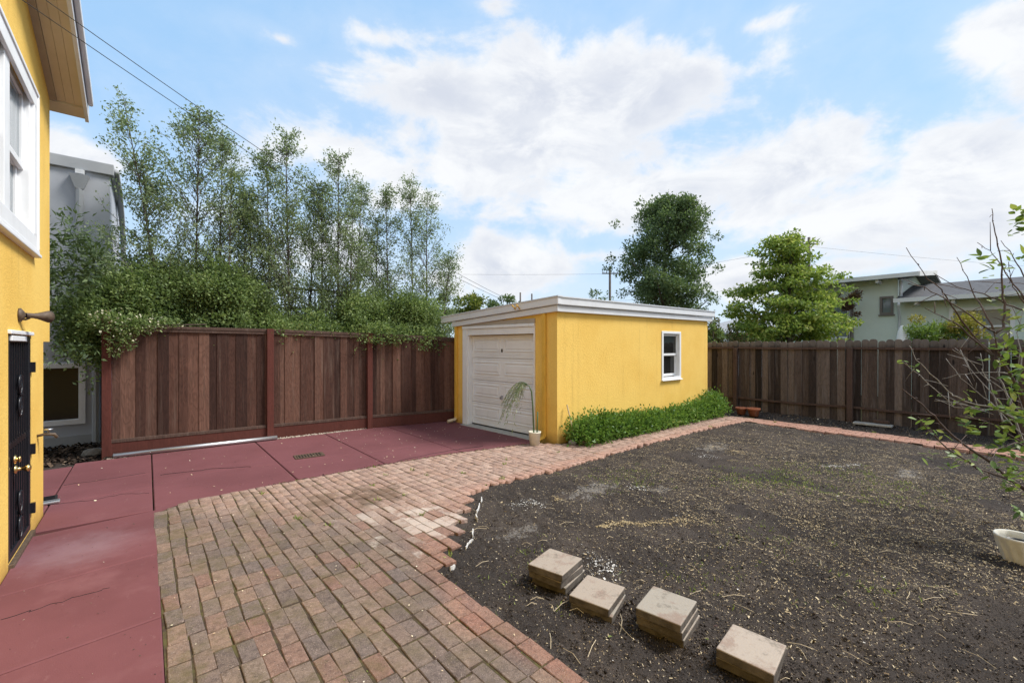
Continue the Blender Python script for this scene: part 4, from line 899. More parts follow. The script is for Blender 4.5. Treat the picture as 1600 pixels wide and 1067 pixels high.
wispy('three stemmed sparse pittosporum with a broad top, nearest the garage', [st(612,290,603,9.5,.42,.3,.8), st(645,278,640,9.4,.42,.3,.9), st(667,300,668,9.3,.48,.3,.9), st(680,390,706,9.2,.42,.35,.7)], 1, 52, 13, (4.3,9.4))
def bush(name, label, cat, loc, blobs, n, L, W_, m_, stems=6, group=None, **kw):
    t = thing(name, label, cat, loc, group)
    mb = MB()
    for i in range(stems):
        b = blobs[i % len(blobs)]; mb.tube([(random.gauss(0,.1), random.gauss(0,.1), -.1), (b[0]*.5, b[1]*.5, b[2]*.6), (b[0], b[1], b[2])], [.022,.014,.006], 5)
    mb.build('trunk', M['bark'], t, smooth=True); blob_leaves('crown', blobs, n, L, W_, m_, t, **kw); return t
def rblobs(n, rx, ry, z0, z1, r_, seed):
    rr = random.Random(seed); return [(rr.uniform(-rx,rx), rr.uniform(-ry,ry), rr.uniform(z0,z1), *(r_*rr.uniform(.7,1.3) for _ in range(3))) for _ in range(n)]
# dense lower bushes above the fence
b1 = [(a,b_,c_,d_*random.uniform(.6,1),e_*.8,f_*random.uniform(.5,.9)) for a,b_,c_,d_,e_,f_ in rblobs(120, 1.3, .5, 1.5, 3.15, .34, 2) if c_ < 3.15-.30*abs(a)]+[(-.95,0,2.2,.35,.35,.4),(.9,-.1,2.35,.35,.35,.45),(0,0,2.6,.5,.4,.4)]+[(random.uniform(-1.1,1.2),random.uniform(-.72,-.35),random.uniform(1.84,2.12),random.uniform(.12,.3),.16,random.uniform(.10,.2)) for x in range(11)]
bush('dense_shrub', 'wide dense small leaved shrub filling the left end above the plank fence', 'shrub', (.36,9.5,0), b1, 80000, .052, .58, M['bushleaf'], 8)
b2 = rblobs(22, .85, .3, 1.6, 2.15, .27, 4)+[(x*.3-.7,-.5,1.93,.2,.2,.15) for x in range(5)]
bush('dense_shrub', 'low loose shrub above the middle of the plank fence', 'shrub', (2.55,9.25,0), b2, 26000, .052, .58, M['bushleaf'], 5)
b3 = [b for b in rblobs(44, .95, .35, 1.5, 2.55, .32, 6) if b[2] < 2.75-.3*abs(b[0])]+[(random.uniform(-.8,.8),random.uniform(-.72,-.5),random.uniform(1.72,1.98),random.uniform(.14,.28),.18,random.uniform(.10,.2)) for x in range(9)]+[(.65,-.75,1.75,.3,.2,.2),(.35,-.78,1.72,.2,.15,.14)]
bush('dense_shrub', 'rounded dense shrub spilling over the plank fence beside the garage', 'shrub', (4.15,9.05,0), b3, 60000, .054, .58, M['bushleaf'], 6)
# jasmine over the end post
jv = thing('jasmine_vine', 'flowering jasmine vine draped over the left end post of the plank fence', 'vine', (-.35, 8.72, 1.9))
jb = [(-.06,-.05,.12,.22,.16,.14),(.12,-.08,.03,.2,.14,.14),(.34,-.06,.08,.2,.12,.12),(.02,-.10,-.14,.13,.08,.14),(.13,-.11,-.2,.10,.06,.10),(-.02,-.12,-.34,.07,.05,.08),(.62,-.03,.10,.15,.08,.07)]
MB().tube([(.0,.1,-.3),(.0,0,.05),(.4,0,.06),(1.1,.0,.1)], .008, 5).build('stem', M['twig'], jv); blob_leaves('foliage', jb, 1700, .05, .5, M['bushleaf'], jv); blob_leaves('flowers', [(a,b-.03,c,d,e,f) for a,b,c,d,e,f in jb], 150, .036, .8, M['petal'], jv, hollow=.8)
# leafy shrub between the houses
sb = rblobs(20, .50, .40, 2.05, 3.55, .19, 9)+[(-.25,-.2,2.5,.3,.3,.5),(-.3,-.1,3.1,.25,.3,.3)]
t = bush('leafy_shrub', 'dark leafy shrub between the yellow house and the grey house', 'shrub', (-.98,8.9,0), sb, 2200, .10, .32, M['shrubleaf'], 0, hollow=.2)
for c in list(t.children):
    if c.name.startswith('trunk'): bpy.data.objects.remove(c)
MB().tube([(-.75,.25,-.1),(-.6,.2,1.4),(-.3,.1,2.3),(-.1,0,3.3)], [.03,.025,.016,.006], 6).build('trunk', M['bark'], t, smooth=True)
blob_leaves('low_sprays', [(.1,-.9,1.5,.3,.15,.06),(.25,-.6,1.62,.2,.12,.06),(.35,-.5,1.15,.08,.1,.15),(-.1,-1.0,1.42,.12,.1,.06)], 120, .085, .4, M['shrubleaf'], t)
# big oak behind the garage
ox, oy = at(1040, 17.5); rr_ = random.Random(21); ob = []
oz = lambda v: zz(v, 17.5); pm = 17.5/FOC
def okr(v):  # half width of the crown in px by height
    return np.interp(v, [306,325,350,400,440,470,500], [16,48,68,74,80,80,62])
for i in range(150):
    v = rr_.uniform(318, 498); w = .90*okr(v)*pm; a = rr_.uniform(0,6.28); q_ = math.sqrt(rr_.random()); r_ = rr_.uniform(.20,.42)
    k = max(0, w-r_*.6); ox_ = -6*pm*math.sin(v/30)
    ob.append((RT.x*(k*q_*math.cos(a)+ox_)+FW.x*k*q_*math.sin(a), RT.y*(k*q_*math.cos(a)+ox_)+FW.y*k*q_*math.sin(a), oz(v), r_*1.15, r_*1.15, r_*.85))
for du, v in ((-78,350),(-84,405),(66,345),(78,370),(80,420),(-40,318),(30,312),(0,310),(74,470),(-90,420),(60,330)):
    ob.append((RT.x*du*pm, RT.y*du*pm, oz(v), .2, .2, .16))
t = bush('oak_tree', 'tall dense dark green oak standing behind the yellow garage', 'tree', (ox,oy,0), ob, 40000, .10, .62, M['oakleaf'], 0, hollow=.1)
mb = MB(); mb.tube([(0,0,-.1),(.05,0,2),(.0,.05,4.5),(0,0,6.9)], [.22,.17,.10,.02], 8)
for i in range(34):
    b = ob[i*3]; z0 = max(1.4, b[2]-1.1); mb.tube([(0,0,z0), (b[0]*.5,b[1]*.5,z0+.35), b[:3]], [.06,.04,.012], 5)
for c in list(t.children):
    if c.name.startswith('trunk'): bpy.data.objects.remove(c)
mb.build('trunk', M['bark'], t, smooth=True)
# maple behind the picket fence: flat tiers of leaves
mx_, my_ = at(1232, 14.0); pm = 14.0/FOC; rr_ = random.Random(31); mbs = []
mw = lambda v: np.interp(v, [362,380,420,450,480,500,535], [10,34,62,78,105,118,108])
for i in range(150):
    v = rr_.uniform(370, 552)*.5+.5*rr_.uniform(430,552) if i%2 else rr_.uniform(370,552); w = .86*mw(v)*pm; a = rr_.uniform(0,6.28); q_ = math.sqrt(rr_.random()); k = max(0.05, w-.2)
    c_ = -4+ (14 if v > 430 else 4)*math.sin(v*.5)
    dx_, dy_ = k*q_*math.cos(a)+c_*pm, .75*k*q_*math.sin(a)
    if dx_ > 18*pm and 375 < v < 425 and False: continue
    mbs.append((RT.x*dx_+FW.x*dy_, RT.y*dx_+FW.y*dy_, zz(v,14)-.04, rr_.uniform(.24,.46), rr_.uniform(.24,.46), rr_.uniform(.06,.12)))
for du, v in ((8,364),(14,375),(0,385),(-36,398),(-52,395),(-48,412),(44,378),(40,400),(54,418),(-70,450),(-84,462),(-92,455),(70,432),(86,430),(92,450),(98,470)):
    mbs.append((RT.x*du*pm, RT.y*du*pm, zz(v,14), .2,.2,.07))
t = bush('maple_tree', 'bright green layered maple behind the picket fence, right of the garage', 'tree', (mx_,my_,0), mbs, 21000, .115, .60, M['mapleleaf'], 0, hollow=.0, up=-.2)
for c in list(t.children):
    if c.name.startswith('trunk'): bpy.data.objects.remove(c)
mb = MB(); mb.tube([(0,0,-.1),(.03,0,1.6),(.08,.0,3.2),(.1,0,5.2)], [.09,.07,.045,.01], 7)
for i in range(50):
    b = mbs[i*2]; z0 = max(.9, b[2]-.7); mb.tube([(.04,0,z0), (b[0]*.5,b[1]*.5,z0+.3), b[:3]], [.026,.018,.006], 4)
mb.build('trunk', M['bark'], t, smooth=True)
def far_bush(name, label, cat, u, d, w, v0, v1, n, L, m_, seed, W_=.55, group=None):
    x, y = at(u, d); pm = d/FOC; rr = random.Random(seed); bl = []
    for i in range(16):
        dx_ = rr.uniform(-w,w)*pm*.8; v = v0+(v1-v0)*rr.random()*(1 if abs(dx_) < w*pm*.5 else .8)+abs(dx_)/pm*.15; r_ = rr.uniform(.2,.4)*w*pm*.7
        dy_ = rr.uniform(-.4,.4); bl.append((RT.x*dx_+FW.x*dy_, RT.y*dx_+FW.y*dy_, zz(v,d), r_, r_, r_*.8))
    return bush(name, label, cat, (x,y,0), bl, n, L, W_, m_, 5, group, hollow=.1)
far_bush('broadleaf_shrub', 'yellow green shrub at the left edge of the garage roof', 'shrub', 722, 14, 42, 458, 505, 2600, .11, M['yglow'], 41)
far_bush('broadleaf_shrub', 'dark shrub peeping over the middle of the garage roof front', 'shrub', 790, 15, 30, 466, 505, 1800, .10, M['oakleaf'], 42)
far_bush('broadleaf_shrub', 'bright low shrub over the garage roof beside the thin poles', 'shrub', 760, 16, 36, 478, 510, 1500, .11, M['yglow'], 43)
far_bush('sparse_tree', 'sparse dark small tree left of the crossarm pole', 'tree', 938, 22, 20, 455, 490, 420, .12, M['oakleaf'], 44)
far_bush('flowering_shrub', 'mixed reddish shrub just right of the garage above the fence', 'shrub', 1136, 13.6, 40, 500, 550, 2600, .085, M['mixleaf'], 45)
far_bush('flowering_shrub', 'pale flowered shrub tight against the far garage corner', 'shrub', 1118, 13.2, 16, 505, 545, 800, .075, M['bushleaf'], 49)
far_bush('bronze_shrub', 'bronze red leaved shrub between the maple and the pale green house', 'shrub', 1322, 15.5, 24, 455, 520, 1900, .085, M['redleaf'], 46)
far_bush('golden_shrub', 'golden yellow shrub in front of the green house window', 'shrub', 1490, 12.8, 50, 488, 542, 4200, .07, M['yellowleaf'], 47)
far_bush('lance_leaf_shrub', 'light green long leaved shrub above the fence, left of the golden one', 'shrub', 1452, 12.9, 46, 508, 545, 1900, .14, M['plumleaf'], 48, .22)
far_bush('background_shrub', 'tall green shrub behind the bare sapling at the garden edge', 'shrub', 1680, 10.4, 60, 470, 560, 5000, .09, M['mapleleaf'], 50)
for k, (u, d, v) in enumerate([(600,34,478),(660,30,485),(450,34,470)]): far_bush('background_tree', ['green background tree seen through the trees at mid fence','green background tree seen just left of the garage','green background tree seen behind the dense left shrub'][k], 'tree', u, d, 60, v, 545, 2600, .16, M['oakleaf'], 60+k)

# ================================================================== LOW HEDGE ALONG THE GARAGE
hg = thing('low_hedge', 'glossy green periwinkle hedge along the yellow garage side wall', 'hedge', (5.4, 5.0, 0))
hb = []
for k in range(64):
    s_ = k/63; x = .13+5.0*s_; h = np.interp(s_, [0,.06,.2,.5,.6,.78,.9,1], [.32,.40,.36,.29,.26,.32,.43,.46])+random.uniform(-.07,.06)
    yb = -.16-.22*s_*.3
    hb.append((x, yb+random.uniform(-.05,.08), h*.58, .18, .22, h*.50)); hb.append((x, yb-.03+random.uniform(-.05,.05), h*.30, .17, .23, h*.33))
blob_leaves('foliage', hb, 30000, .060, .58, M['hedgeleaf'], hg, hollow=.5, up=.5)
mb = MB()
for k in range(70):
    x = random.uniform(.1,5.3); mb.tube([(x,-.15,-.05),(x+random.gauss(0,.05),-.15+random.gauss(0,.06),.35)], .004, 4)
mb.build('stems', M['bark'], hg, kind='stuff')
stk = MB().tube([(5.56,4.92,.0),(5.50,5.07,.64)], .012, 7).build('leaning_stick', M['stick']); tag(stk, 'pale stick leaning on the yellow garage wall in the hedge', 'stick')

# ================================================================== PAVER STACKS
def paver(x, y, z, rz, label, lx=.295, ly=.268, h=.05):
    rr = random.Random(int(x*1000+z*9000)); mb = MB(); e = .006
    j_ = lambda: rr.uniform(-.006,.006)
    b = [(-lx/2+j_(),-ly/2+j_()),(lx/2+j_(),-ly/2+j_()),(lx/2+j_(),ly/2+j_()),(-lx/2+j_(),ly/2+j_())]
    mb.hexa([(a,c,0) for a,c in b], [(a,c,h) for a,c in b])
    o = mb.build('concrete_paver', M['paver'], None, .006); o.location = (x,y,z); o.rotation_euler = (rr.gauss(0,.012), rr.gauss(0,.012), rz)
    return tag(o, label, 'paver', 'square pavers stacked on the soil')
names = ['left end stack, farthest from the camera', 'second stack from the left', 'third stack, the tallest in front', 'right end stack, nearest the frame bottom']
stacks = [(2.226,2.163,.23,3,0), (2.229,1.789,.27,2,1), (2.352,1.377,.19,3,2), (2.437,.931,.14,2,3)]
what = {0:['top paver with a reddish patch on the ','middle paver of the ','bottom paver of the '], 1:['top greyish paver of the ','bottom paver of the '], 2:['top paver with dark corner stain on the ','middle paver of the ','bottom paver of the '], 3:['top pale tan paver of the ','bottom paver of the ']}
short = ['stack at the left end', 'second stack from the left', 'third stack from the left', 'stack nearest the bottom edge']
for (x, y, rz, n_, i) in stacks:
    for k in range(n_):
        top_ = n_-1-k; off_ = (0,0) if top_ == 0 else (random.uniform(.012,.03)*top_, random.uniform(.0,.02))
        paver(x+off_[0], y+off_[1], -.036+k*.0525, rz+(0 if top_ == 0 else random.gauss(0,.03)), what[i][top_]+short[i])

# ================================================================== SMALL THINGS
def pot(prof, n=28, wob=None): return MB().lathe(prof, n, wob=wob)
# papyrus in a cream bucket by the garage door
pp = thing('potted_papyrus', 'drooping papyrus in a cream bucket beside the garage door', 'potted plant', (4.93, 5.27, 0))
pot([(0,.0),(.078,.0),(.10,.20),(.106,.205),(.106,.225),(.094,.225),(.088,.19),(.0,.19)]).build('bucket', M['pot_cream'], pp, smooth=True)
MB().lathe([(0,.188),(.087,.19)], 20).build('potting_soil', M['soil'], pp)
sm_ = [(.0,.02,.19),(-.01,.03,.6),(-.03,.04,.88),(-.06,.07,.98),(-.11,.12,1.0)]
MB().tube(sm_, [.014,.013,.012,.009,.005], 7).build('stem', M['stemgreen'], pp, smooth=True); MB().tube([(.035,-.02,.19),(.04,-.03,.55)], [.013,.012], 7).build('cut_stem', M['stemgreen'], pp, smooth=True)
P, D = [], []
for k in range(40):
    a = random.uniform(-1.2,1.2)+math.atan2(.12,-.11); ln = random.uniform(.25,.48); c0 = Vector((-.08,.09,1.0)); d = Vector((math.cos(a), math.sin(a), random.uniform(.0,.9)))
    fr = MB(); pts = [c0+d*ln*s-Vector((0,0,ln*1.5*s*s)) for s in np.linspace(0,1,7)]
    if k < 14: fr.tube(pts, .0028, 3).build('frond', M['stemgreen'], pp)
    for s in np.linspace(.35,1,9):
        c = c0+d*ln*s-Vector((0,0,ln*1.5*s*s)); P.append(c); D.append((d.x*.4+random.gauss(0,.4), d.y*.4+random.gauss(0,.4), -.9))
Ls = RNG.uniform(.05,.10,len(P)); leaves('fringe', P, D, Ls, Ls*.16, M['frond'], pp)
# white fluted planter at the right
pl_ = thing('fluted_planter', 'white fluted planter on the soil at the right edge', 'planter', (5.185, .045, -.03)); pl_.scale = (.80,.80,.80)
pot([(0,0),(.095,0)]+[(.098+.060*k/11, .01+.215*k/11) for k in range(12)]+[(.163,.240),(.158,.252),(.146,.248),(.135,.20),(.12,.17),(0,.17)], 66, lambda t, z: .045*math.sin(11*t+z*14)*min(1, (.235-z)*12) if .012 < z < .23 else 0).build('pot', M['pot_white'], pl_, smooth=True)
MB().lathe([(0,.172),(.122,.175)], 24).build('potting_soil', M['soil'], pl_); MB().lathe([(.09,.176),(.094,.20),(.088,.20),(.084,.178),(0,.178)], 24).build('inner_pot', M['black'], pl_, smooth=True)
# terracotta pots
for i, (x, y, s_, lb) in enumerate([(10.93,4.42,1.0,'small terracotta pot nearest the garage corner by the picket fence'), (10.88,4.12,1.12,'terracotta pot right of its twin by the picket fence')]):
    tp_ = thing('terracotta_pot', lb, 'flower pot', (x,y,.0), 'terracotta pots by the picket fence')
    pot([(0,0),(.085*s_,0),(.11*s_,.13*s_),(.125*s_,.13*s_),(.125*s_,.17*s_),(.112*s_,.17*s_),(.10*s_,.06),(0,.06)], 20).build('body', M['terracotta'], tp_, smooth=True); MB().lathe([(0,.14*s_),(.108*s_,.141*s_)], 16).build('potting_soil', M['soil'], tp_)
# loose bricks and stone at the hedge
def rock(name, label, cat, loc, s, m_, sq=(1,1,.7), seed=0, smooth=True):
    rr = random.Random(seed); import bmesh
    bm = bmesh.new(); bmesh.ops.create_icosphere(bm, subdivisions=2, radius=1)
    for v in bm.verts: k = 1+.16*math.sin(v.co.x*3+seed)+.12*math.sin(v.co.y*4+seed*2)+rr.uniform(-.05,.05); v.co = Vector((v.co.x*sq[0]*k, v.co.y*sq[1]*k, v.co.z*sq[2]*k))*s
    me = bpy.data.meshes.new(name); bm.to_mesh(me); bm.free(); me.materials.append(m_); o = link(name, me); o.location = loc; return tag(o, label, cat)
def lbrick(label, loc, rz, l=.19, w=.10, h=.06, tilt=0):
    o = MB().hexa([(-l/2,-w/2,0),(l/2,-w/2,0),(l/2,w/2,0),(-l/2,w/2,0)], [(-l/2,-w/2+.005,h),(l/2-.01,-w/2,h),(l/2,w/2,h),(-l/2+.008,w/2,h)]).build('loose_brick', M['brick'], None, .010)
    o.location = loc; o.rotation_euler = (tilt,.05,rz); return tag(o, label, 'brick', 'loose bricks at the hedge foot')
lbrick('loose whole brick lying at the hedge foot by the garage corner', (5.62,4.80,.002), .35); lbrick('broken half brick standing at the hedge foot beside the whole one', (5.84,4.83,.004), .9, .10, .09, .075, .1)
rock('garden_stone', 'rough grey stone at the hedge foot beside the loose bricks', 'stone', (5.45,4.88,.03), .07, M['stone'], (1.2,.8,.7), 3)
rock('garden_stone', 'mossy rounded stone at the foot of the fence end post', 'stone', (-.62,9.05,.03), .12, M['stone'], (1,.8,.8), 5)
# concrete block by the back fence
o = MB().box(-.13,-.32,-.03,.13,.30,.012).build('concrete_slab', M['concrete'], None, .008); o.location = (11.42,2.05,.04); o.rotation_euler = (0,.04,.06); tag(o, 'pale concrete slab lying at the foot of the picket fence', 'slab')
o = MB().box(-.05,-.13,0,.05,.12,.05).build('wood_offcut', M['brownpost'], None, .004); o.location = (11.50,1.92,.07); tag(o, 'dark wood offcut lying on the pale concrete slab', 'wood offcut')
# grey pipe on the ground along the plank fence
o = MB().tube([(-.38,8.62,.035),(.6,8.575,.035),(1.75,8.50,.035)], .036, 12).build('drain_pipe', M['steel'], smooth=False); tag(o, 'grey metal downpipe lying along the plank fence foot', 'pipe')
for p_ in o.data.polygons: p_.use_smooth = len(p_.vertices) == 4
# drain grate in the drive
dg = thing('drain_grate', 'slotted drain grate set in the red drive', 'drain grate', (1.86, 6.93, .001), rz=-.10)
MB().box(-.19,-.11,-.01,.19,.11,.002).build('pit', M['dark'], dg); rect_frame(MB(), lambda a, z, d: (a, z, d), -.20,.20,-.12,.12,.025,.0,.008).build('rim', M['bronze'], dg)
for k in range(9): MB().box(-.165+k*.04,-.095,.0025,-.145+k*.04,.095,.0075).build('bar', M['bronze'], dg)
gv = thing('ground_vent', 'black ground vent grate beside the yellow house corner', 'vent', (-.88,6.74,.0), rz=.1)
MB().box(-.18,-.16,.001,.14,.12,.012).build('plate', M['dark'], gv); MB().box(-.12,-.22,.002,.16,-.13,.03).build('lid', M['steel'], gv, .008)
for k in range(4): MB().box(-.16,-.10+k*.055,.013,.12,-.085+k*.055,.02).build('bar', M['black'], gv)
# white plastic edging between bricks and soil
ed = thing('lawn_edging', 'torn white plastic edging strip between bricks and soil', 'edging', (2.3,3.3,0))
pts = [(1.70,2.74),(1.82,2.80),(1.98,2.95),(2.16,3.08),(2.27,3.25),(2.40,3.36),(2.50,3.52),(2.68,3.70),(2.86,3.90)]
for i, (a, b) in enumerate(zip(pts, pts[1:])):
    if i in (0,2,3,5,6,7):
        f0, f1 = random.uniform(.05,.25), random.uniform(.6,.95); q0 = Vector((a[0]+(b[0]-a[0])*f0-2.3, a[1]+(b[1]-a[1])*f0-3.3, -.01)); q1 = Vector((a[0]+(b[0]-a[0])*f1-2.3, a[1]+(b[1]-a[1])*f1-3.3, -.012))
        d = (q1-q0).normalized(); s_ = Vector((-d.y, d.x, 0))*.004; n_ = 7; mb = MB(); V2 = []
        for k in range(n_):
            p = q0.lerp(q1, k/(n_-1))+s_*random.uniform(-2,2); h = random.uniform(.004,.022); V2 += [p-s_-Vector((0,0,.03)), p+s_-Vector((0,0,.03)), p+s_*1.5+Vector((0,0,h)), p-s_*.5+Vector((0,0,h))]
        mb.add(V2, [(k*4+c, k*4+(c+1)%4, k*4+4+(c+1)%4, k*4+4+c) for k in range(n_-1) for c in range(4)]+[(0,1,2,3),tuple(range(n_*4-4,n_*4))]); mb.build('strip', M['plaster'], ed)

# ================================================================== BARE SAPLING AT THE RIGHT
bx0, by0 = at(1668, 4.0)
sap = thing('plum_sapling', 'half bare twiggy sapling with fresh green leaves at the right edge', 'sapling', (bx0, by0, 0))
def pt(u, v, d): x, y = at(u, d); return Vector((x-bx0, y-by0, zz(v, d)))
CH = [ # (pixel-like azimuth/height along each limb, start depth, end depth, base radius, pale?)
 ([(1553,518),(1537,511),(1506,486),(1474,466),(1445,449),(1419,443)], 3.9, 3.5, .008, 0), ([(1551,556),(1524,529),(1500,498),(1478,465),(1472,453),(1440,425),(1416,387)], 3.9, 3.6, .009, 0),
 ([(1553,518),(1537,486),(1526,466),(1510,432),(1495,402)], 3.9, 4.2, .008, 0), ([(1640,500),(1600,486),(1573,475),(1537,459),(1495,448),(1459,427)], 4.1, 3.8, .009, 0),
 ([(1555,522),(1567,511),(1571,482),(1567,455),(1564,417),(1560,383),(1553,354),(1550,326)], 3.9, 4.0, .011, 0), ([(1620,500),(1594,457),(1578,437),(1560,408),(1546,392),(1527,379)], 4.1, 4.3, .008, 0),
 ([(1640,480),(1600,430),(1582,401),(1564,376)], 4.2, 4.4, .008, 0), ([(1551,556),(1519,529),(1497,507),(1470,493),(1445,481)], 3.9, 3.4, .009, 0), ([(1620,500),(1596,468),(1582,448),(1578,426),(1576,409)], 4.0, 4.1, .006, 0),
 ([(1610,655),(1594,613),(1576,580),(1560,555),(1553,518)], 4.0, 3.9, .019, 0), ([(1655,760),(1625,700),(1610,655)], 4.0, 4.0, .028, 0), ([(1668,815),(1662,790),(1655,760)], 4.0, 4.0, .036, 0),
 ([(1655,680),(1600,660),(1550,637),(1516,630),(1494,620),(1482,611),(1453,584),(1432,562),(1421,540)], 3.9, 4.3, .010, 1), ([(1655,800),(1600,764),(1550,725),(1514,701),(1477,671),(1460,650),(1438,630),(1409,607)], 3.9, 3.3, .014, 0),
 ([(1650,775),(1600,762),(1575,747),(1526,732),(1487,706),(1460,681),(1438,657)], 3.9, 3.1, .012, 0), ([(1655,600),(1575,584),(1550,581),(1507,584),(1472,592)], 4.2, 4.6, .008, 1), ([(1531,640),(1492,635),(1460,608),(1436,586),(1409,564)], 4.0, 4.4, .006, 1),
 ([(1650,700),(1594,676),(1565,645),(1536,620),(1500,590),(1478,560)], 4.1, 4.6, .008, 1), ([(1560,640),(1531,640),(1497,628),(1460,626)], 4.1, 3.8, .006, 1), ([(1570,660),(1560,640),(1548,600),(1536,580),(1532,552)], 4.2, 4.4, .007, 1),
 ([(1600,700),(1575,620),(1560,590),(1563,560),(1575,520)], 4.3, 4.5, .010, 1), ([(1640,720),(1590,690),(1560,700),(1548,718)], 3.8, 3.4, .007, 0), ([(1580,650),(1545,610),(1515,575),(1500,545)], 4.3, 4.7, .006, 1), ([(1590,640),(1570,610),(1540,590),(1510,560),(1488,546)], 4.2, 4.5, .006, 1),
 ([(1600,650),(1590,600),(1596,560),(1590,520),(1600,480)], 4.4, 4.6, .009, 1), ([(1610,700),(1560,665),(1530,655),(1500,650)], 3.9, 3.6, .007, 0), ([(1660,560),(1620,520),(1600,486)], 4.2, 4.1, .012, 0), ([(1655,760),(1662,650),(1660,560),(1650,460),(1640,380),(1632,300)], 4.0, 4.0, .024, 0)]
lf = MB(); nseg = 6; V2 = []
for k in range(nseg+1):
    s_ = k/nseg; w_ = .5*math.sin(math.pi*min(1, s_*.97+.03)**.85)*.46; V2 += [(s_, -w_, .10*w_-.10*s_*s_), (s_, 0, -.10*s_*s_-.03), (s_, w_, .10*w_-.10*s_*s_)]
lf.add(V2, [q for k in range(nseg) for q in ((k*3,k*3+3,k*3+4,k*3+1),(k*3+1,k*3+4,k*3+5,k*3+2))]); leaf_me = lf.mesh('leaf', M['plum'], True)
def put_leaf(p, d, L):
    o = link('leaf', leaf_me, sap); d = Vector(d).normalized(); q = d.to_track_quat('X', 'Z'); o.matrix_local = Matrix.Translation(p) @ (q.to_matrix().to_4x4() @ Matrix.Rotation(random.gauss(0,.5), 4, 'X')) @ Matrix.Diagonal((L,L,L,1))
tips = []; rr_ = random.Random(77)
for (c, d0, d1, r0, pale) in CH:
    n_ = len(c); pts = [pt(u, v, d0+(d1-d0)*i/(n_-1)) for i, (u, v) in enumerate(c)]
    sm2 = []
    for a, b in zip(pts, pts[1:]):
        for k in range(3): sm2.append(a.lerp(b, k/3)+Vector((rr_.gauss(0,.004), rr_.gauss(0,.004), rr_.gauss(0,.004))))
    sm2.append(pts[-1]); m_ = len(sm2); tw = MB(); tw.tube(sm2, [max(.0026, r0*(1-.78*i/(m_-1))) for i in range(m_)], 6)
    if r0 < .02:   # spurs and side twigs
        for i in range(2, m_-1):
            if rr_.random() < .62:
                d = Vector((rr_.gauss(0,1), rr_.gauss(0,1), rr_.gauss(.3,1))).normalized(); ln = rr_.choice([.015,.02,.03,.05,.10,.18,.28]); p = sm2[i]
                tw.tube([p, p+d*ln*.5+Vector((0,0,.005)), p+d*ln], [.0035,.003,.0018], 4); tips.append((p+d*ln, d, pale))
    tw.build('branch', M['twig_pale'] if pale else M['twig'], sap, smooth=True)
CL = [(1600,350,3.9,10,.09,26),(1605,420,3.9,9,.085,26),(1598,490,3.8,10,.08,24),(1592,540,3.8,9,.085,22),(1600,600,3.8,12,.09,26),(1595,640,3.7,12,.09,24),(1560,700,3.7,9,.08,22),(1598,720,3.6,12,.08,24),(1575,748,3.5,8,.075,20),(1540,560,3.9,5,.075,16),(1540,408,4.1,11,.085,16),(1552,420,4.1,6,.075,14),(1571,450,4.0,3,.06,8),(1560,462,4.0,3,.06,8),(1553,485,3.9,4,.07,10),(1590,330,3.9,4,.10,9),(1597,365,3.9,4,.10,9),(1596,405,3.9,4,.09,9),(1585,515,3.8,7,.08,14),(1548,530,3.9,7,.07,16),(1560,545,3.9,6,.07,14),
 (1585,550,3.8,9,.085,18),(1590,580,3.8,10,.085,18),(1512,611,3.9,3,.07,7),(1507,630,3.9,6,.075,14),(1516,645,3.8,7,.08,16),(1531,671,3.7,9,.09,16),(1511,662,3.7,6,.08,14),(1550,690,3.7,8,.085,18),(1441,657,3.15,5,.062,10),(1453,670,3.15,6,.06,12),(1468,678,3.2,4,.05,8),(1448,708,3.2,6,.055,12),
 (1502,715,3.3,8,.065,14),(1526,722,3.4,8,.065,14),(1487,728,3.3,6,.055,12),(1580,645,3.8,8,.085,18),(1594,660,3.8,9,.085,16),(1590,700,3.7,9,.08,18),(1570,725,3.6,8,.075,18),(1592,745,3.6,9,.075,16),(1575,765,3.5,5,.07,12),(1592,800,3.4,5,.07,10),(1565,670,3.8,6,.08,14),(1410,565,4.4,3,.07,6),(1428,577,4.4,4,.065,8),(1464,620,4.3,3,.055,6),(1650,420,4.0,8,.1,25),(1650,520,4.0,8,.1,30),(1640,640,3.9,8,.1,25),(1545,640,3.9,5,.08,14),(1588,615,3.9,7,.085,16)]
for (u, v, d, n_, L, sp_) in CL:
    c0 = pt(u, v, d)
    for k in range(int(n_*(1.7 if u > 1555 else 1.15))):
        p = c0+(RT*rr_.gauss(0,.45)*sp_+FW*rr_.gauss(0,.6)*sp_+Vector((0,0,1))*rr_.gauss(0,.4)*sp_)*(d/FOC)
        put_leaf(p, (rr_.gauss(-.2,1), rr_.gauss(0,1), rr_.gauss(.1,.55)), L*rr_.uniform(.6,1.2))

# ================================================================== SCATTER ON THE GROUND
p = soil_points(26000, 1.6); lumps('soil_clods', on_soil(p, .001), RNG.gamma(2.0, .0036, len(p))+.003, M['clods'], .75)
p = soil_points(90000, 1.35); flat_bits('soil_bits', on_soil(p, .004), np.minimum(RNG.gamma(1.8, .0020, len(p))+.0015, .014), RNG.uniform(.25,.8,len(p)), M['chips'], .5)
strawd = lambda x, y: np.clip(1.7*np.exp(-((x-6.7)**2/7+(y-1.6)**2/6))*(fbm(x*1.3, y*1.3, 4) > .37)+.03, 0, 1)
p = soil_points(120000, .85, strawd); flat_bits('dry_clippings', on_soil(p, .005), RNG.gamma(1.8, .0032, len(p))+.003, RNG.uniform(.16,.45,len(p)), M['straw'], .5)
def patch(line, w, n):
    L = np.array(line); k = RNG.random(n)*(len(L)-1); i = np.minimum(k.astype(int), len(L)-2); f = (k-i)[:,None]
    return L[i]*(1-f)+L[i+1]*f+RNG.normal(0, 1, (n,2))*np.interp(k, range(len(L)), w)[:,None]
def Gp(u, v): d = FOC*EYE/(v-540); return at(u, d)
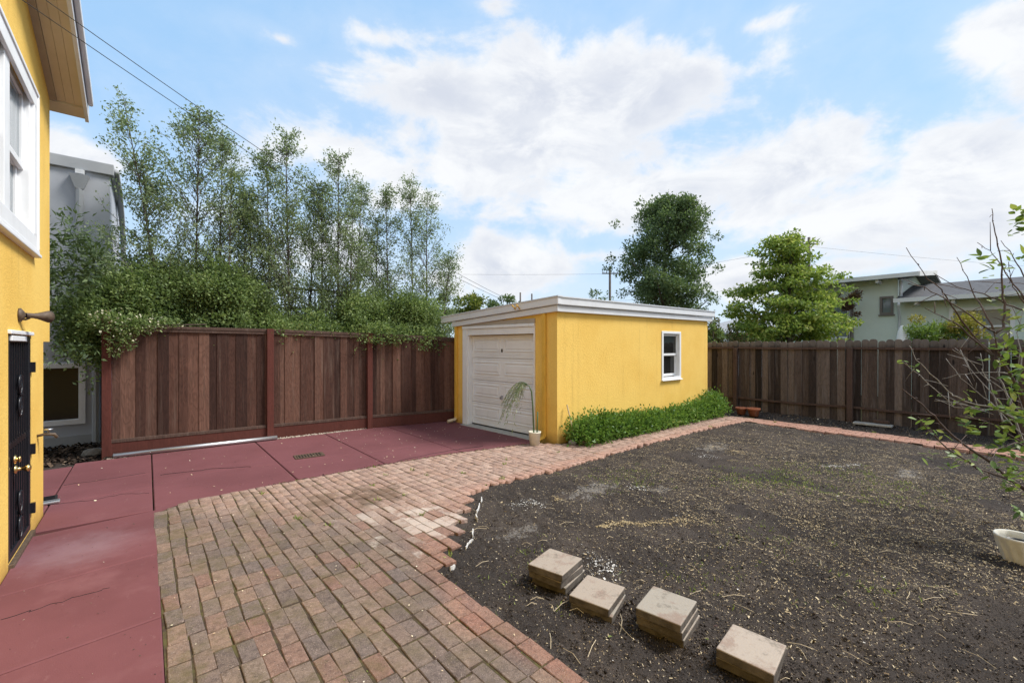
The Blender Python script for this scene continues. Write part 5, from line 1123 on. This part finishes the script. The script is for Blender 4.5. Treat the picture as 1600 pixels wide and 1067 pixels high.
p = np.concatenate([patch([Gp(932,819),Gp(965,813),Gp(1010,812),Gp(1060,808),Gp(1105,806)], [.012,.03,.03,.05,.10], 2600), patch([Gp(1140,702),Gp(1160,703)], [.06,.06], 500), patch([Gp(865,775),Gp(875,776)], [.03,.03], 240), patch([Gp(1230,812),Gp(1270,812)], [.10,.10], 500)])
flat_bits('sawdust_streak', on_soil(p, .009), RNG.gamma(1.8, .0022, len(p))+.002, RNG.uniform(.35,.9,len(p)), M['sawdust'], .4)
p = np.concatenate([patch([Gp(1285,724),Gp(1310,726),Gp(1345,724)], [.05,.07,.03], 420), patch([Gp(805,785),Gp(830,780),Gp(845,788)], [.06,.05,.05], 300), patch([Gp(930,868),Gp(950,880),Gp(948,892)], [.07,.05,.06], 260), patch([Gp(1090,706),Gp(1115,712)], [.08,.08], 220), patch([Gp(990,758),Gp(1010,760)], [.06,.06], 160), soil_points(160, 1.2)])
flat_bits('white_grit', on_soil(p, .009), RNG.gamma(1.6, .0026, len(p))+.002, RNG.uniform(.4,.9,len(p)), M['lime'], .3)
# weeds in soil and in the joints
def tufts(name, C, n, h, m_, spread=.03):
    k = np.repeat(np.arange(len(C)), n); P = C[k]+np.concatenate([RNG.normal(0, spread, (len(k),2)), np.zeros((len(k),1))], 1)
    D = np.concatenate([RNG.normal(0, .6, (len(k),2)), np.ones((len(k),1))*.8], 1); L = h*RNG.uniform(.4,1.2,len(k)); return leaves(name, P, D, L, L*.22, m_)
wp = [Gp(u, v) for u, v in [(1170,742),(1180,735),(1212,738),(1218,733),(1243,728),(1145,752),(1265,756),(1285,762),(1300,728),(1330,735),(1180,755),(1225,752),(1010,752),(1000,735),(935,740),(1185,830),(963,752),(1380,770),(1405,756),(1370,775),(1440,762),(1245,748),(1330,745),(1350,908),(1110,896),(845,874)]]
wp = np.array(wp); wp = np.concatenate([wp+RNG.normal(0,.22,wp.shape) for _ in range(26)]); wp = wp[~inpoly(wp[:,0], wp[:,1], PATIO)]
tufts('soil_weeds', on_soil(wp, -.004), 6, .034, M['weed'])
bp_ = []
for (s_, t, l, w) in BR:
    x = warp(s_, t); pr = .8 if x > 2 else .28
    if random.random() < pr: bp_.append((x+w/2+.004, t+random.uniform(-.5,.5)*l, -.010))
bp_ = np.array(bp_); tufts('joint_weeds', bp_, 5, .020, M['weed'], .010)
big = bp_[RNG.random(len(bp_)) < .07]; tufts('joint_grass', big, 12, .05, M['weed'], .016)
ep = np.array([(x, edgeY(x)-.008, -.008) for x in RNG.uniform(1.2, 5.0, 110)]); tufts('drive_edge_weeds', ep, 6, .022, M['weed'], .012)
# straws and twigs
q_ = soil_points(150, 1.5); V3 = MB()
for (x, y) in q_:
    a = random.uniform(0,6.28); ln = random.uniform(.04,.18); z = float(soilz(np.array([x]), np.array([y]))[0])+.012; b_ = a+random.gauss(0,.4)
    V3.tube([(x,y,z),(x+ln*.5*math.cos(a),y+ln*.5*math.sin(a),z+.012),(x+ln*.5*math.cos(a)+ln*.5*math.cos(b_),y+ln*.5*math.sin(a)+ln*.5*math.sin(b_),z)], .0016, 4)
V3.build('straw_stalks', M['stick'], None, kind='stuff')
# pebbles along the fence foot
n_ = 3200; x = RNG.uniform(-.45, 5.0, n_); fy = np.interp(x, [p_[0] for p_ in FP], [p_[1] for p_ in FP]); by_ = np.array([backY(a) for a in x])
wd_ = np.clip(np.interp(x, [-.4,1.7,1.9,3.4,4.9], [.04,.05,.15,.10,.08]), .02, .3); y = by_+RNG.random(n_)*np.maximum(.03, np.minimum(fy+.02-by_, wd_*1.4))
lumps('white_pebbles', np.stack([x, y, -.012+.02*RNG.random(n_)], 1), RNG.uniform(.012,.030,n_), M['pebbles'], .7)
n_ = 2600; x = RNG.uniform(-2.2,-.3,n_); y = RNG.uniform(8.62,10.15,n_); flat_bits('bark_chips', np.stack([x,y,-.005+.03*RNG.random(n_)],1), RNG.gamma(2.5,.014,n_)+.012, RNG.uniform(.3,.7,n_), M['mulch'], .5)
n_ = 300; x = RNG.uniform(-.7,5.0,n_); y = RNG.uniform(5.9,8.3,n_)
ok = np.array([edgeY(a)+.02 < b < backY(a)-.02 for a, b in zip(x, y)]) & (RNG.random(n_) < .25+.75*(x > 2.4)); flat_bits('fallen_petals', np.stack([x,y,.004+.004*RNG.random(n_)],1)[ok], RNG.uniform(.008,.022,n_)[ok], RNG.uniform(.5,.9,n_)[ok], M['litter'], .2)
n_ = 240; x = RNG.uniform(.1,4.8,n_); y = RNG.uniform(1.8,5.6,n_); ok = inpoly(x, y, PATIO); flat_bits('brick_litter', np.stack([x,y,.006+.003*RNG.random(n_)],1)[ok], RNG.uniform(.005,.014,n_)[ok], RNG.uniform(.4,.9,n_)[ok], M['litter'], .2)
n_ = 3600; x = RNG.uniform(10.65,11.7,n_); y = RNG.uniform(-4,4.9,n_); flat_bits('dead_leaves', np.stack([x,y,soilz(x,y)+.012],1), RNG.gamma(2.0,.008,n_)+.006, RNG.uniform(.3,.8,n_), M['chips'], .6)
for (u, v, L, c_, lb) in [(957,992,.03,'weed','pale green leaf on the soil left of the third paver stack'), (1108,998,.024,'weed','round green leaf on the soil beside the nearest paver stack'), (1124,977,.035,'redleaf','curled rusty red leaf on the soil above the nearest paver stack')]:
    x, y = Gp(u, v); a = random.uniform(0,3); me = MB(); s_ = [(0,0,0),(L*.5,-L*.28,L*.12),(L,0,.0),(L*.5,L*.28,L*.15)]; o = me.add(s_, [(0,1,2),(0,2,3)]).build('fallen_leaf', M[c_]); o.location = (x,y,-.005); o.rotation_euler = (0,0,a); tag(o, lb, 'leaf')

def crack(pts, w):
    P2 = []
    for (a, b), (c_, d_) in zip(pts, pts[1:]):
        for k in range(9): t = k/9; P2.append((a+(c_-a)*t+random.gauss(0,.009), b+(d_-b)*t+random.gauss(0,.009)))
    V2 = []; 
    for x, y in P2: h = w*random.uniform(.3,1.2); V2 += [(x, y-h, .0022), (x, y+h, .0022), (x, y+h, -.004), (x, y-h, -.004)]
    n2 = len(P2); MB().add(V2, [(k*4+c_, k*4+4+c_, k*4+4+(c_+1)%4, k*4+(c_+1)%4) for k in range(n2-1) for c_ in range(4)]).build('crack', M['dark'], drive)
crack([Gp(70,789), Gp(140,782), Gp(190,772), Gp(238,770)], .0035); crack([Gp(100,758), Gp(170,748), Gp(232,738)], .005)
crack([Gp(250,742), Gp(330,732), Gp(400,728)], .003); crack([Gp(2,968), Gp(110,935), Gp(180,915)], .002); crack([Gp(620,720), Gp(700,704), Gp(760,696)], .004)
n_ = 2600; x = RNG.uniform(-.75,5.0,n_); y = RNG.uniform(2.0,8.5,n_)
ok = np.array([(a < .06 and b < 5.6) or (edgeY(a)+.01 < b < backY(a)) for a, b in zip(x, y)]); flat_bits('drive_grit', np.stack([x,y,.0035+0*x],1)[ok], (RNG.gamma(1.5,.0022,n_)+.002)[ok], RNG.uniform(.4,.9,n_)[ok], M['chips'], .3)
xe = RNG.uniform(1.1,5.0,900); flat_bits('edge_debris', np.stack([xe, np.array([edgeY(a) for a in xe])+RNG.normal(0,.018,900), .004+0*xe],1), RNG.gamma(2,.003,900)+.003, RNG.uniform(.4,.9,900), M['mulch'], .4)
pc = np.array([(a, b) for (a, b, r_, n2, i_) in stacks]); k = RNG.integers(0, 4, 1500); ang = RNG.random(1500)*6.28; rad_ = RNG.uniform(.8,1.25,1500)
px2 = pc[k,0]+np.cos(ang)*.20*rad_; py2 = pc[k,1]+np.sin(ang)*.185*rad_; lumps('paver_foot_soil', np.stack([px2, py2, soilz(px2,py2)+.003],1), RNG.gamma(2.2,.005,1500)+.004, M['clods'], .7)
